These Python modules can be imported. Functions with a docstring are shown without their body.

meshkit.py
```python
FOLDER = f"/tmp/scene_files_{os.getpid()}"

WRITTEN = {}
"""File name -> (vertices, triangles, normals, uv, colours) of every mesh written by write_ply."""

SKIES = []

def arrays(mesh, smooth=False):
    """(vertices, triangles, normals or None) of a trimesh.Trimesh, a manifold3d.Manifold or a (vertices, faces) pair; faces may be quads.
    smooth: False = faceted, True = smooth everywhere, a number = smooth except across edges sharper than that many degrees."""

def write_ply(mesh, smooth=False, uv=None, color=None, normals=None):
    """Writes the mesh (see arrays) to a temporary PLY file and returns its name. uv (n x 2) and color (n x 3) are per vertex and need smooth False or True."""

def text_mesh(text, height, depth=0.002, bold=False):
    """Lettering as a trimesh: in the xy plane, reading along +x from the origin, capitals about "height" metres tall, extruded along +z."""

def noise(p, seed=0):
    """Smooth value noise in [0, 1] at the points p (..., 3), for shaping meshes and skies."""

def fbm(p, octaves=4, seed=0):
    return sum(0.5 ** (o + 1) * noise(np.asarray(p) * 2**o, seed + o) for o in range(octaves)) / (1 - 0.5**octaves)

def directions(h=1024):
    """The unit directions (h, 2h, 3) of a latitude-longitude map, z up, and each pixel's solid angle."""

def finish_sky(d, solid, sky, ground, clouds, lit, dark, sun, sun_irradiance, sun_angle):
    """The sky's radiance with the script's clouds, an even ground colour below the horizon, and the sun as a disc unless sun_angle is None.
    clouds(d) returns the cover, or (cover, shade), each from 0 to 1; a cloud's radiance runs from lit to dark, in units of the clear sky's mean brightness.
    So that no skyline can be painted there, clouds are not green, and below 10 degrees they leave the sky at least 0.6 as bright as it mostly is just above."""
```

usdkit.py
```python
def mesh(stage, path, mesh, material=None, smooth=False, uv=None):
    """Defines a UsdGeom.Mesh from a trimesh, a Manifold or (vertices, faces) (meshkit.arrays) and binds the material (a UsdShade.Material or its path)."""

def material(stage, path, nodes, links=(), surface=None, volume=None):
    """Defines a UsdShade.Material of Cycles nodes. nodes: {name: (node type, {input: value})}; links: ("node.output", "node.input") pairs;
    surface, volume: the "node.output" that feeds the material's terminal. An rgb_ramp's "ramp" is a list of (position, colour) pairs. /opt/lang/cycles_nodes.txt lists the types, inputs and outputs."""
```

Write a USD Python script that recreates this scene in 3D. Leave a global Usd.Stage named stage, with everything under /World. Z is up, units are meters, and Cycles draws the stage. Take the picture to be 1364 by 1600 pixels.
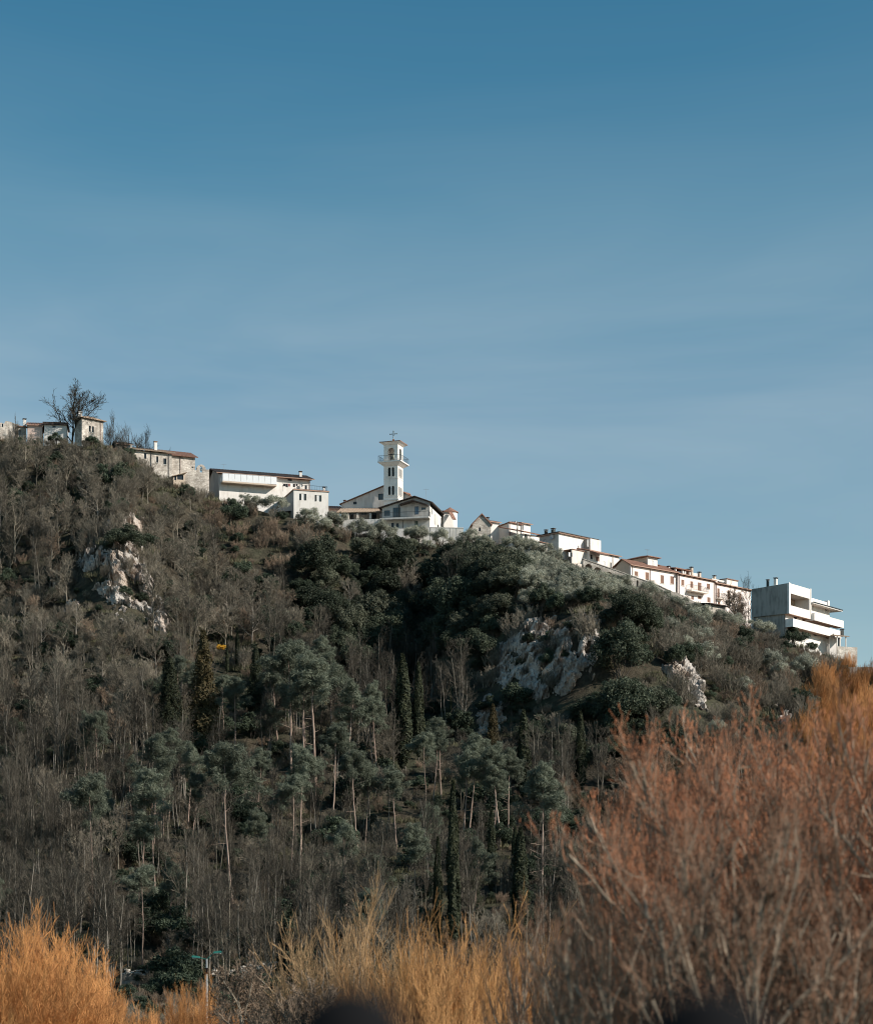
import math, numpy as np, trimesh, usdkit, meshkit
from pxr import Usd, UsdGeom, UsdLux, UsdShade, Gf, Sdf, Vt
from shapely.geometry import Polygon, box as sbox
from scipy.interpolate import PchipInterpolator
from scipy.ndimage import gaussian_filter1d, map_coordinates
from scipy.spatial import cKDTree

stage = Usd.Stage.CreateInMemory()
UsdGeom.SetStageUpAxis(stage, 'Z')
UsdGeom.SetStageMetersPerUnit(stage, 1.0)
UsdGeom.Xform.Define(stage, '/World')
UsdGeom.Scope.Define(stage, '/World/Looks')

# ---------------------------------------------------------------- camera, sky, sun, exposure
FPX, ZC, HR, CXP = 3410.0, 6.0, 1500.0, 682.0        # focal length and horizon in photograph pixels, eye height in metres
cam = UsdGeom.Camera.Define(stage, '/World/camera')
cam.CreateHorizontalApertureAttr(36.0)
cam.CreateFocalLengthAttr(36.0 * FPX / 1364.0)
cam.CreateVerticalApertureOffsetAttr(36.0 * (HR - 800.0) / 1364.0)   # shift lens: the walls stay upright
cam.CreateFStopAttr(1.7)
cam.CreateFocusDistanceAttr(400.0)
cam.CreateExposureAttr(0.55)
cam.CreateClippingRangeAttr(Gf.Vec2f(0.1, 50000.0))
cx = UsdGeom.Xformable(cam.GetPrim())
cx.AddTranslateOp().Set(Gf.Vec3d(0, 0, ZC)); cx.AddRotateXOp().Set(90.0)

SUN_AZ, SUN_EL = math.radians(71.0), math.radians(31.0)   # azimuth: from behind the camera towards the right
sun = np.array([math.sin(SUN_AZ) * math.cos(SUN_EL), -math.cos(SUN_AZ) * math.cos(SUN_EL), math.sin(SUN_EL)])
sky_mat = usdkit.material(stage, '/World/Looks/sky_look', {
    'sky': ('sky_texture', {'sky_type': 'single_scattering', 'sun_disc': False, 'sun_elevation': SUN_EL,
                            'sun_rotation': math.atan2(sun[0], sun[1]), 'altitude': 300.0, 'air_density': 1.0, 'aerosol_density': 0.6, 'ozone_density': 2.0}),
    'tc': ('texture_coordinate', {}), 'sp': ('separate_xyz', {}),
    'el': ('rgb_ramp', {'ramp': [(0.0, (0.58, 0.56, 0.49)), (0.17, (0.50, 0.54, 0.475)), (0.245, (0.41, 0.52, 0.48)), (0.32, (0.30, 0.515, 0.475)), (0.42, (0.145, 0.42, 0.435)), (0.55, (0.12, 0.39, 0.42)), (1.0, (0.11, 0.37, 0.41))]}),
    'grade': ('mix_color', {'blend_type': 'multiply', 'fac': 1.0}), 'gain': ('mix_color', {'blend_type': 'multiply', 'fac': 1.0, 'use_clamp_result': False, 'b': (2.0, 2.0, 2.0)}),
    'map': ('mapping', {'scale': (1.5, 1.5, 8.0), 'rotation': (0.0, 0.06, 0.0), 'location': (1.75, 0.4, 0.2)}),
    'n': ('noise_texture', {'scale': 2.1, 'detail': 7.0, 'roughness': 0.52, 'distortion': 0.5}),
    'nr': ('map_range', {'from_min': 0.28, 'from_max': 0.72, 'to_min': 0.05, 'to_max': 0.50, 'clamp': True}),
    'band': ('rgb_ramp', {'ramp': [(0.0, (0.5, 0.5, 0.5)), (0.16, (0.45, 0.45, 0.45)), (0.235, (1.0, 1.0, 1.0)), (0.29, (0.5, 0.5, 0.5)), (0.36, (0.12, 0.12, 0.12)), (0.42, (0.03, 0.03, 0.03)), (1.0, (0.03, 0.03, 0.03))]}), 'bm': ('math', {'math_type': 'multiply'}),
    'cl': ('mix_color', {'blend_type': 'mix', 'b': (4.5, 5.35, 5.8)}),
    'bg': ('background_shader', {'strength': 0.075}),
}, [('sky.color', 'grade.a'), ('tc.generated', 'sp.vector'), ('sp.z', 'el.fac'), ('el.color', 'grade.b'), ('grade.result', 'gain.a'), ('tc.generated', 'map.vector'), ('map.vector', 'n.vector'), ('n.fac', 'nr.value'), ('nr.result', 'bm.value1'), ('sp.z', 'band.fac'), ('band.color', 'bm.value2'), ('bm.value', 'cl.fac'),
    ('gain.result', 'cl.a'), ('cl.result', 'bg.color')], surface='bg.background')
dome = UsdLux.DomeLight.Define(stage, '/World/sky')
UsdShade.MaterialBindingAPI.Apply(dome.GetPrim()).Bind(sky_mat)
dome.GetPrim().SetCustomDataByKey('kind', 'structure')
dl = UsdLux.DistantLight.Define(stage, '/World/sun')
dl.CreateNormalizeAttr(True); dl.CreateIntensityAttr(1.1); dl.CreateAngleAttr(0.53); dl.CreateColorAttr(Gf.Vec3f(1.0, 0.93, 0.84))
_z = sun; _x = np.cross([0, 0, 1.0], _z); _x /= np.linalg.norm(_x); _y = np.cross(_z, _x)
UsdGeom.Xformable(dl.GetPrim()).AddTransformOp().Set(Gf.Matrix4d(*_x, 0, *_y, 0, *_z, 0, 0, 0, 0, 1))

# ---------------------------------------------------------------- helpers
def P(px, row, Y):
    return np.array([(px - CXP) / FPX * Y, Y, ZC + (HR - row) / FPX * Y])
def ppx(X, Y): return CXP + FPX * X / Y
def prow(Z, Y): return HR - (Z - ZC) * FPX / Y

_names = {}
def numbered(parent, name):
    k = (parent, name); n = _names.get(k, 0); _names[k] = n + 1
    return f'{parent}/{name}' if n == 0 else f'{parent}/{name}_{n:03d}'
def tag(prim, label=None, cat=None, group=None, kind=None):
    for k, v in (('label', label), ('category', cat), ('group', group), ('kind', kind)):
        if v: prim.SetCustomDataByKey(k, v)
_base = {}
def thing(name, loc, label, cat, group=None, kind=None):
    path = numbered('/World', name)
    x = UsdGeom.Xform.Define(stage, path); x.AddTranslateOp().Set(Gf.Vec3d(*map(float, loc)))
    _base[path] = np.asarray(loc, float)
    tag(x.GetPrim(), label, cat, group, kind)
    return path
def tri(m):
    """(v, f) with triangles from trimesh / arrays"""
    v, f, _ = meshkit.arrays(m, False); return v, f
def part(parent, name, m, mat, smooth=False, label=None, kind=None):
    """A mesh given in world coordinates as a child of a thing (or of one of its parts)."""
    v, f = tri(m)
    root = '/'.join(parent.split('/')[:3])
    path = numbered(parent, name)
    usdkit.mesh(stage, path, (v - _base[root], f), '/World/Looks/' + mat, smooth=smooth)
    tag(stage.GetPrimAtPath(path), label, kind=kind)
    return path
def single(name, m, mat, label, cat, group=None, kind=None, smooth=False):
    path = numbered('/World', name)
    usdkit.mesh(stage, path, m, '/World/Looks/' + mat, smooth=smooth)
    tag(stage.GetPrimAtPath(path), label, cat, group, kind)
    return path
def cat(ms):
    vs, fs, n = [], [], 0
    for m in ms:
        v, f = tri(m); vs.append(v); fs.append(f + n); n += len(v)
    return np.vstack(vs), np.vstack(fs)
BOXF = np.array([[0,2,1],[1,2,3],[4,5,6],[5,7,6],[0,1,4],[1,5,4],[2,6,3],[3,6,7],[0,4,2],[2,4,6],[1,3,5],[3,7,5]])
def hexa(p):
    """box from 8 corners ordered x fastest, then y, then z"""
    return np.asarray(p, float), BOXF
def wbox(x0, x1, y0, y1, z0, z1):
    return hexa([(x, y, z) for z in (z0, z1) for y in (y0, y1) for x in (x0, x1)])
def tubes(Pt, R, S=3):
    """Pt (N,K,3), R (N,K): N tapered tubes as one mesh"""
    N, K, _ = Pt.shape
    T = np.gradient(Pt, axis=1); T /= np.linalg.norm(T, axis=2, keepdims=True) + 1e-9
    ref = np.where(np.abs(T[:, :1, 2:]) < 0.85, np.array([0, 0, 1.0]), np.array([1.0, 0, 0]))
    A = np.cross(T, np.broadcast_to(ref, T.shape)); A /= np.linalg.norm(A, axis=2, keepdims=True) + 1e-9
    B = np.cross(T, A)
    an = np.arange(S) * 2 * np.pi / S
    V = Pt[:, :, None] + R[:, :, None, None] * (np.cos(an)[:, None] * A[:, :, None] + np.sin(an)[:, None] * B[:, :, None])
    n, k, s = np.meshgrid(np.arange(N), np.arange(K - 1), np.arange(S), indexing='ij')
    b = n * K * S + k * S; s2 = (s + 1) % S
    q = np.stack([b + s, b + s2, b + S + s2, b + S + s], -1).reshape(-1, 4)
    return V.reshape(-1, 3), np.vstack([q[:, [0, 2, 1]], q[:, [0, 3, 2]]])
def norm(a): return a / (np.linalg.norm(a, axis=-1, keepdims=True) + 1e-9)
def rod(a, b, r, S=6):
    return tubes(np.array([[a, b]], float), np.array([[r, r]], float), S)

# ---------------------------------------------------------------- materials
L = '/World/Looks/'
def plain(name, c, rough=0.7, var=0.12, scale=1.5, bump=0.0, metallic=0.0, c2=None, detail=4.0, spec=0.3):
    c = np.array(c); c2 = np.array(c2) if c2 is not None else c * (1 - 2 * var)
    nodes = {'g': ('geometry', {}), 'n': ('noise_texture', {'scale': scale, 'detail': detail, 'roughness': 0.6}),
             'r': ('rgb_ramp', {'ramp': [(0.3, tuple(c2)), (0.68, tuple(c))]}),
             'p': ('principled_bsdf', {'roughness': rough, 'metallic': metallic, 'specular_ior_level': spec})}
    links = [('g.position', 'n.vector'), ('n.fac', 'r.fac'), ('r.color', 'p.base_color')]
    if bump:
        nodes['b'] = ('bump', {'strength': 0.6, 'distance': bump}); links += [('n.fac', 'b.height'), ('b.normal', 'p.normal')]
    return usdkit.material(stage, L + name, nodes, links, surface='p.BSDF')
def plaster(name, c, dirt, amount=0.5):
    """painted render with streaks running down and blotches"""
    c, d = tuple(c), tuple(dirt)
    usdkit.material(stage, L + name, {
        'g': ('geometry', {}), 'm': ('mapping', {'scale': (1.4, 1.4, 0.22)}),
        'n': ('noise_texture', {'scale': 1.0, 'detail': 6.0, 'roughness': 0.65}),
        'n2': ('noise_texture', {'scale': 0.28, 'detail': 5.0, 'roughness': 0.6}),
        'mu': ('math', {'math_type': 'multiply'}),
        'mr': ('map_range', {'from_min': 0.22, 'from_max': 0.42, 'to_min': 0.0, 'to_max': amount, 'clamp': True}),
        'mx': ('mix_color', {'blend_type': 'mix', 'a': c, 'b': d}),
        'p': ('principled_bsdf', {'roughness': 0.85, 'specular_ior_level': 0.2})},
        [('g.position', 'm.vector'), ('m.vector', 'n.vector'), ('g.position', 'n2.vector'), ('n.fac', 'mu.value1'), ('n2.fac', 'mu.value2'),
         ('mu.value', 'mr.value'), ('mr.result', 'mx.fac'), ('mx.result', 'p.base_color')], surface='p.BSDF')
def stone(name, c1, c2, joint, scale=2.2):
    usdkit.material(stage, L + name, {
        'g': ('geometry', {}), 'm': ('mapping', {'scale': (1.0, 1.0, 1.7)}),
        'v': ('voronoi_texture', {'scale': scale, 'randomness': 0.9}), 'e': ('voronoi_texture', {'scale': scale, 'feature': 'distance_to_edge', 'randomness': 0.9}),
        's': ('separate_color', {}), 'r': ('rgb_ramp', {'ramp': [(0.0, c2), (1.0, c1)]}),
        'er': ('map_range', {'from_min': 0.0, 'from_max': 0.09, 'to_min': 0.75, 'to_max': 0.0, 'clamp': True}),
        'n': ('noise_texture', {'scale': 0.5, 'detail': 5.0}), 'nr': ('map_range', {'from_min': 0.35, 'from_max': 0.7, 'to_min': 0.65, 'to_max': 1.1, 'clamp': True}),
        'mx': ('mix_color', {'blend_type': 'mix', 'b': joint}), 'hv': ('hsv', {}),
        'b': ('bump', {'strength': 0.8, 'distance': 0.06}), 'p': ('principled_bsdf', {'roughness': 0.9, 'specular_ior_level': 0.2})},
        [('g.position', 'm.vector'), ('m.vector', 'v.vector'), ('m.vector', 'e.vector'), ('v.color', 's.color'), ('s.r', 'r.fac'), ('r.color', 'mx.a'),
         ('e.distance', 'er.value'), ('er.result', 'mx.fac'), ('g.position', 'n.vector'), ('n.fac', 'nr.value'), ('nr.result', 'hv.value'), ('mx.result', 'hv.color'),
         ('hv.color', 'p.base_color'), ('e.distance', 'b.height'), ('b.normal', 'p.normal')], surface='p.BSDF')
def leafy(name, c1, c2, trans=0.25, rough=0.65, spec=0.15, scale=1.3, vmin=0.75, vmax=1.3):
    """foliage: clump tone from a noise in space, a tone of its own for each plant"""
    usdkit.material(stage, L + name, {
        'g': ('geometry', {}), 'o': ('object_info', {}), 'n': ('noise_texture', {'scale': scale, 'detail': 4.0, 'roughness': 0.7}),
        'r': ('rgb_ramp', {'ramp': [(0.33, c1), (0.66, c2)]}),
        'v': ('map_range', {'from_min': 0.0, 'from_max': 1.0, 'to_min': vmin, 'to_max': vmax}), 'h': ('hsv', {}),
        'p': ('principled_bsdf', {'roughness': rough, 'specular_ior_level': spec}), 't': ('translucent_bsdf', {}), 'm': ('mix_closure', {'fac': trans})},
        [('g.position', 'n.vector'), ('n.fac', 'r.fac'), ('o.random', 'v.value'), ('v.result', 'h.value'), ('r.color', 'h.color'), ('h.color', 'p.base_color'), ('h.color', 't.color'),
         ('p.BSDF', 'm.closure1'), ('t.BSDF', 'm.closure2')], surface='m.closure')
def bark(name, c1, c2, vmin=0.7, vmax=1.35, scale=0.9):
    usdkit.material(stage, L + name, {
        'g': ('geometry', {}), 'o': ('object_info', {}), 'n': ('noise_texture', {'scale': scale, 'detail': 5.0, 'roughness': 0.7}),
        'r': ('rgb_ramp', {'ramp': [(0.3, c1), (0.7, c2)]}),
        'v': ('map_range', {'from_min': 0.0, 'from_max': 1.0, 'to_min': vmin, 'to_max': vmax}), 'h': ('hsv', {}),
        'p': ('principled_bsdf', {'roughness': 0.8, 'specular_ior_level': 0.2})},
        [('g.position', 'n.vector'), ('n.fac', 'r.fac'), ('o.random', 'v.value'), ('v.result', 'h.value'), ('r.color', 'h.color'), ('h.color', 'p.base_color')], surface='p.BSDF')

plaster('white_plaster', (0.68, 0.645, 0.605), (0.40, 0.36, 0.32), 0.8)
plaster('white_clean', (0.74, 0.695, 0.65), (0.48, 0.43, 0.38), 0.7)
plaster('cream_plaster', (0.74, 0.66, 0.58), (0.50, 0.43, 0.36), 0.5)
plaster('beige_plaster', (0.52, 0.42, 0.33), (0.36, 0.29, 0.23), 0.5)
plaster('grey_and_shade_plaster', (0.42, 0.40, 0.37), (0.22, 0.21, 0.19), 0.8)  # grey coat; on white houses it paints the shade of the left side
plaster('stained_shaded_concrete', (0.28, 0.27, 0.25), (0.075, 0.075, 0.07), 0.9)  # streaks are stains; the dark base also paints the shade of these sides
plaster('pale_concrete', (0.62, 0.60, 0.56), (0.36, 0.34, 0.31), 0.7)
plaster('pink_plaster', (0.66, 0.50, 0.43), (0.48, 0.36, 0.30), 0.5)
stone('pale_stone', (0.66, 0.60, 0.53), (0.40, 0.35, 0.30), (0.34, 0.30, 0.26), 2.4)
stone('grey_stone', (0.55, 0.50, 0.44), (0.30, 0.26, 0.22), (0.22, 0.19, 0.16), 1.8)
plain('terracotta', (0.32, 0.175, 0.125), 0.85, c2=(0.15, 0.08, 0.06), scale=2.2)
plain('dark_tile', (0.085, 0.062, 0.052), 0.8, c2=(0.035, 0.028, 0.026), scale=1.6)
plain('tan_tile', (0.40, 0.30, 0.22), 0.85, c2=(0.20, 0.14, 0.10), scale=2.2)
plain('soffit', (0.42, 0.27, 0.20), 0.8)
plain('brown_shutter', (0.23, 0.125, 0.085), 0.6, var=0.08)
plain('dark_shutter', (0.035, 0.04, 0.038), 0.5, var=0.08)
plain('green_blind', (0.03, 0.075, 0.055), 0.5, var=0.06)
plain('blue_curtain', (0.20, 0.32, 0.46), 0.6, var=0.1, scale=3)
plain('pale_frame', (0.68, 0.67, 0.65), 0.5, var=0.05)
plain('window_glass', (0.018, 0.022, 0.024), 0.08, var=0.1, spec=0.6)
plain('blue_glass', (0.05, 0.085, 0.10), 0.06, var=0.1, spec=0.8)
plain('dark_metal', (0.035, 0.04, 0.045), 0.5, var=0.08)
plain('bronze', (0.14, 0.15, 0.12), 0.45, metallic=0.7)
plain('pipe_brown', (0.16, 0.08, 0.06), 0.5, var=0.05)
plain('cloth_dark', (0.02, 0.02, 0.025), 0.9)
plain('cloth_red', (0.25, 0.05, 0.05), 0.9)
plain('plastic_white', (0.75, 0.76, 0.77), 0.4, var=0.04)
plain('teal_paint', (0.03, 0.17, 0.14), 0.4, var=0.08)
plain('galvanised', (0.42, 0.43, 0.43), 0.45, metallic=0.3, var=0.08)
plain('black_paint', (0.010, 0.010, 0.011), 0.95, var=0.05, spec=0.05)
plain('asphalt', (0.055, 0.055, 0.056), 0.9)
plain('bulb_glass', (0.6, 0.62, 0.62), 0.2, var=0.03)
# ground: leaf litter, dry grass, bare soil
usdkit.material(stage, L + 'hill_ground', {
    'g': ('geometry', {}), 'n': ('noise_texture', {'scale': 0.07, 'detail': 6.0, 'roughness': 0.6}), 'n2': ('noise_texture', {'scale': 0.9, 'detail': 6.0, 'roughness': 0.7}),
    'r': ('rgb_ramp', {'ramp': [(0.32, (0.050, 0.041, 0.030)), (0.48, (0.066, 0.055, 0.039)), (0.64, (0.054, 0.057, 0.035)), (0.78, (0.11, 0.092, 0.062))]}),
    'r2': ('rgb_ramp', {'ramp': [(0.3, (0.45, 0.45, 0.45)), (0.7, (1.3, 1.3, 1.3))]}),
    'mx': ('mix_color', {'blend_type': 'multiply', 'fac': 1.0, 'use_clamp_result': False}), 'b': ('bump', {'strength': 0.9, 'distance': 0.5}),
    'p': ('principled_bsdf', {'roughness': 0.95, 'specular_ior_level': 0.1})},
    [('g.position', 'n.vector'), ('g.position', 'n2.vector'), ('n.fac', 'r.fac'), ('n2.fac', 'r2.fac'), ('r.color', 'mx.a'), ('r2.color', 'mx.b'), ('mx.result', 'p.base_color'),
     ('n2.fac', 'b.height'), ('b.normal', 'p.normal')], surface='p.BSDF')
usdkit.material(stage, L + 'limestone', {
    'g': ('geometry', {}), 'm': ('mapping', {'scale': (1.0, 1.0, 0.45)}), 'n': ('noise_texture', {'scale': 0.45, 'detail': 8.0, 'roughness': 0.68}),
    'n2': ('noise_texture', {'scale': 0.16, 'detail': 4.0}), 'n3': ('noise_texture', {'scale': 2.6, 'detail': 6.0, 'roughness': 0.7}),
    'r': ('rgb_ramp', {'ramp': [(0.30, (0.085, 0.070, 0.060)), (0.40, (0.24, 0.20, 0.17)), (0.52, (0.41, 0.37, 0.335)), (0.70, (0.58, 0.545, 0.51))]}),
    'r2': ('rgb_ramp', {'ramp': [(0.4, (1.0, 1.0, 1.0)), (0.65, (0.95, 0.84, 0.76))]}),
    'mx': ('mix_color', {'blend_type': 'multiply', 'fac': 1.0}), 'b': ('bump', {'strength': 0.9, 'distance': 0.35}),
    'p': ('principled_bsdf', {'roughness': 0.92, 'specular_ior_level': 0.15})},
    [('g.position', 'm.vector'), ('m.vector', 'n.vector'), ('g.position', 'n2.vector'), ('g.position', 'n3.vector'), ('n.fac', 'r.fac'), ('n2.fac', 'r2.fac'), ('r.color', 'mx.a'), ('r2.color', 'mx.b'),
     ('mx.result', 'p.base_color'), ('n3.fac', 'b.height'), ('b.normal', 'p.normal')], surface='p.BSDF')
leafy('oak_leaves', (0.030, 0.042, 0.028), (0.085, 0.095, 0.062), vmin=.55, vmax=1.5)
leafy('oak_leaves_pale', (0.060, 0.068, 0.046), (0.14, 0.145, 0.10), vmin=.6, vmax=1.4)
leafy('ivy_leaves', (0.035, 0.050, 0.034), (0.080, 0.098, 0.062))
leafy('olive_leaves', (0.20, 0.205, 0.155), (0.42, 0.42, 0.335), rough=0.45, vmin=0.7, vmax=1.2)
leafy('pine_needles', (0.095, 0.112, 0.080), (0.19, 0.205, 0.15), vmin=0.8, vmax=1.2)
leafy('cypress_leaves', (0.020, 0.028, 0.018), (0.060, 0.064, 0.034), vmin=0.8, vmax=1.3)
leafy('rusty_needles', (0.040, 0.036, 0.018), (0.10, 0.075, 0.035), vmin=0.8, vmax=1.2)
leafy('yellow_leaves', (0.45, 0.26, 0.03), (0.65, 0.38, 0.05))
leafy('grass_blades', (0.075, 0.085, 0.045), (0.16, 0.14, 0.085), vmin=0.6, vmax=1.3)
bark('grey_twigs', (0.090, 0.079, 0.061), (0.24, 0.205, 0.157), .55, 1.45)
bark('dark_twigs', (0.038, 0.033, 0.026), (0.098, 0.083, 0.063), .5, 1.6)
bark('brown_twigs', (0.125, 0.092, 0.066), (0.27, 0.195, 0.138), .65, 1.35)
bark('pale_bark', (0.125, 0.11, 0.09), (0.30, 0.26, 0.215), 0.7, 1.2)
bark('pine_bark', (0.20, 0.135, 0.105), (0.42, 0.31, 0.25), 0.7, 1.2)
bark('dark_bark', (0.045, 0.038, 0.032), (0.10, 0.085, 0.07))
bark('red_twigs', (0.24, 0.085, 0.042), (0.56, 0.24, 0.12), 0.8, 1.2, scale=1.6)
bark('red_tree_bark', (0.10, 0.08, 0.06), (0.36, 0.285, 0.21), 0.85, 1.15, scale=6)
bark('brown_red_twigs', (0.125, 0.070, 0.044), (0.32, 0.18, 0.112), 0.85, 1.2, scale=6)
bark('cane_stalks', (0.24, 0.115, 0.048), (0.50, 0.235, 0.085), 0.7, 1.3, scale=.5)
bark('gold_twigs', (0.27, 0.14, 0.058), (0.66, 0.35, 0.135), 0.8, 1.2, scale=1.3)
bark('orange_twigs', (0.28, 0.12, 0.045), (0.64, 0.32, 0.115), 0.8, 1.2, scale=1.3)
bark('straw_twigs', (0.25, 0.16, 0.085), (0.55, 0.355, 0.185), 0.8, 1.2, scale=1.3)
# ================================================================ the hill: heights along lines of sight, (row, distance) pairs from the valley to the crest
COLS = {
 -250: [(1545,235),(1450,262),(1300,300),(1150,340),(1000,378),(850,412),(740,432),(660,447)],
    0: [(1545,235),(1450,262),(1300,300),(1150,340),(1000,378),(850,413),(760,432),(690,447)],
  110: [(1545,235),(1450,262),(1300,300),(1150,339),(1000,372),(940,384),(850,402),(760,430),(692,446)],
  180: [(1545,235),(1450,262),(1300,300),(1150,338),(1000,368),(960,374),(830,388),(780,410),(712,446)],
  240: [(1545,235),(1450,263),(1300,302),(1150,340),(1000,372),(960,380),(870,398),(800,420),(746,440)],
  330: [(1545,235),(1450,264),(1300,305),(1150,345),(1000,385),(900,412),(822,430),(779,443)],
  480: [(1545,238),(1450,266),(1300,308),(1150,348),(1000,388),(920,415),(868,424),(818,437)],
  560: [(1545,238),(1450,266),(1300,310),(1150,352),(1060,388),(970,414),(900,425),(865,432),(840,438)],
  690: [(1545,238),(1450,268),(1300,312),(1150,355),(1075,398),(985,423),(925,429),(885,433),(850,438)],
  650: [(1545,238),(1450,268),(1300,312),(1150,355),(1075,402),(990,426),(930,429),(885,433),(850,438)],
  738: [(1545,238),(1450,268),(1300,311),(1165,342),(1090,358),(1010,372),(950,384),(900,408),(858,437)],
  770: [(1545,238),(1450,268),(1300,311),(1165,342),(1090,355),(1010,368),(950,380),(900,408),(860,437)],
  810: [(1545,238),(1450,268),(1300,310),(1180,335),(1110,349),(990,361),(950,371),(915,395),(880,425),(868,436)],
  920: [(1545,238),(1450,268),(1300,308),(1190,330),(1120,340),(975,352),(950,362),(925,390),(906,420),(899,434)],
 1040: [(1545,240),(1450,268),(1300,305),(1200,325),(1130,336),(1040,350),(1010,362),(982,390),(962,415),(947,431)],
 1180: [(1545,240),(1450,268),(1300,305),(1200,328),(1120,350),(1060,375),(1016,400),(992,416)],
 1300: [(1545,240),(1450,270),(1300,308),(1200,335),(1120,362),(1065,388),(1036,410)],
 1364: [(1545,245),(1300,315),(1200,345),(1120,372),(1080,398),(1062,412)],
 1600: [(1545,245),(1400,300),(1260,350),(1180,392)],
}
YG = np.arange(0.0, 1001.0, 1.0)
_c, _h, _crest = [], [], []
for px, ctl in COLS.items():
    y = [0, 120, 205] + [c[1] for c in ctl]; z = [0, 0, 0.2] + [ZC + (HR - c[0]) / FPX * c[1] for c in ctl]
    Yc, Zc = y[-1], z[-1]
    y += [Yc + 18, Yc + 40, Yc + 110, Yc + 260, Yc + 420, 1001]; z += [Zc + 0.6, Zc - 2, Zc - 22, Zc * 0.25, 2, 0]
    _c.append(px); _h.append(gaussian_filter1d(PchipInterpolator(y, z)(YG), 2.0)); _crest.append(Yc)
PG = np.arange(-250.0, 1601.0, 4.0)
_h = np.array(_h)
HT = np.array([np.interp(PG, _c, _h[:, k]) for k in range(len(YG))]).T
HT = gaussian_filter1d(HT, 3.5, axis=0)
def height(X, Y, detail=True):
    X = np.asarray(X, float); Y = np.asarray(Y, float)
    px = ppx(X, np.maximum(Y, 60.0))
    i = np.clip((px - PG[0]) / 4.0, 0, len(PG) - 1); j = np.clip(Y, 0, 1000)
    z = map_coordinates(HT, [i.ravel(), j.ravel()], order=1).reshape(X.shape)
    fall = np.clip((np.abs(X) - 280) / 620, 0, 1); z = z * (1 - fall * fall * (3 - 2 * fall))
    if detail:
        q = np.stack([X / 13, Y / 13, np.zeros_like(X)], -1)
        z = z + (meshkit.fbm(q, 3, 5) - 0.5) * 3.2 * np.clip((z - 1) / 12, 0, 1)
    near = np.clip((16 - np.hypot(X * 0.35, Y)) / 12, 0, 1)         # the bank the camera stands on
    return np.maximum(z, 4.4 * near * near * (3 - 2 * near))
_hitY = np.arange(200.0, 520.0, 0.5)
def hit(px, row):
    """first point of the hill seen at a pixel"""
    X = (px - CXP) / FPX * _hitY
    z = height(X, _hitY)
    r = prow(z, _hitY)
    ok = np.nonzero(r <= row)[0]
    k = ok[0] if len(ok) else len(_hitY) - 1
    return np.array([X[k], _hitY[k], z[k]])
def spread(a, b, step, far):
    core = np.arange(a, b + 0.1, step); out = []; d, p = step, 0
    while p < far: d *= 1.35; p += d; out.append(p)
    out = np.array(out); return np.concatenate([a - out[::-1], core, b + out])
gx, gy = spread(-270, 270, 1.6, 9000), spread(190, 500, 1.6, 9000)
gy = np.unique(np.concatenate([gy[gy < 190 - 60][:-3], np.arange(-30, 190, 4.0), gy[gy >= 190]]))
GX, GY = np.meshgrid(gx, gy)
GZ = height(GX, GY)
_n = np.arange(GX.size).reshape(GX.shape)
_q = np.stack([_n[:-1, :-1], _n[:-1, 1:], _n[1:, 1:], _n[1:, :-1]], -1).reshape(-1, 4)
single('ground', (np.stack([GX, GY, GZ], -1).reshape(-1, 3), _q), 'hill_ground', 'wooded hillside rising from the valley floor to the village', 'hillside', kind='structure', smooth=True)

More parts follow.
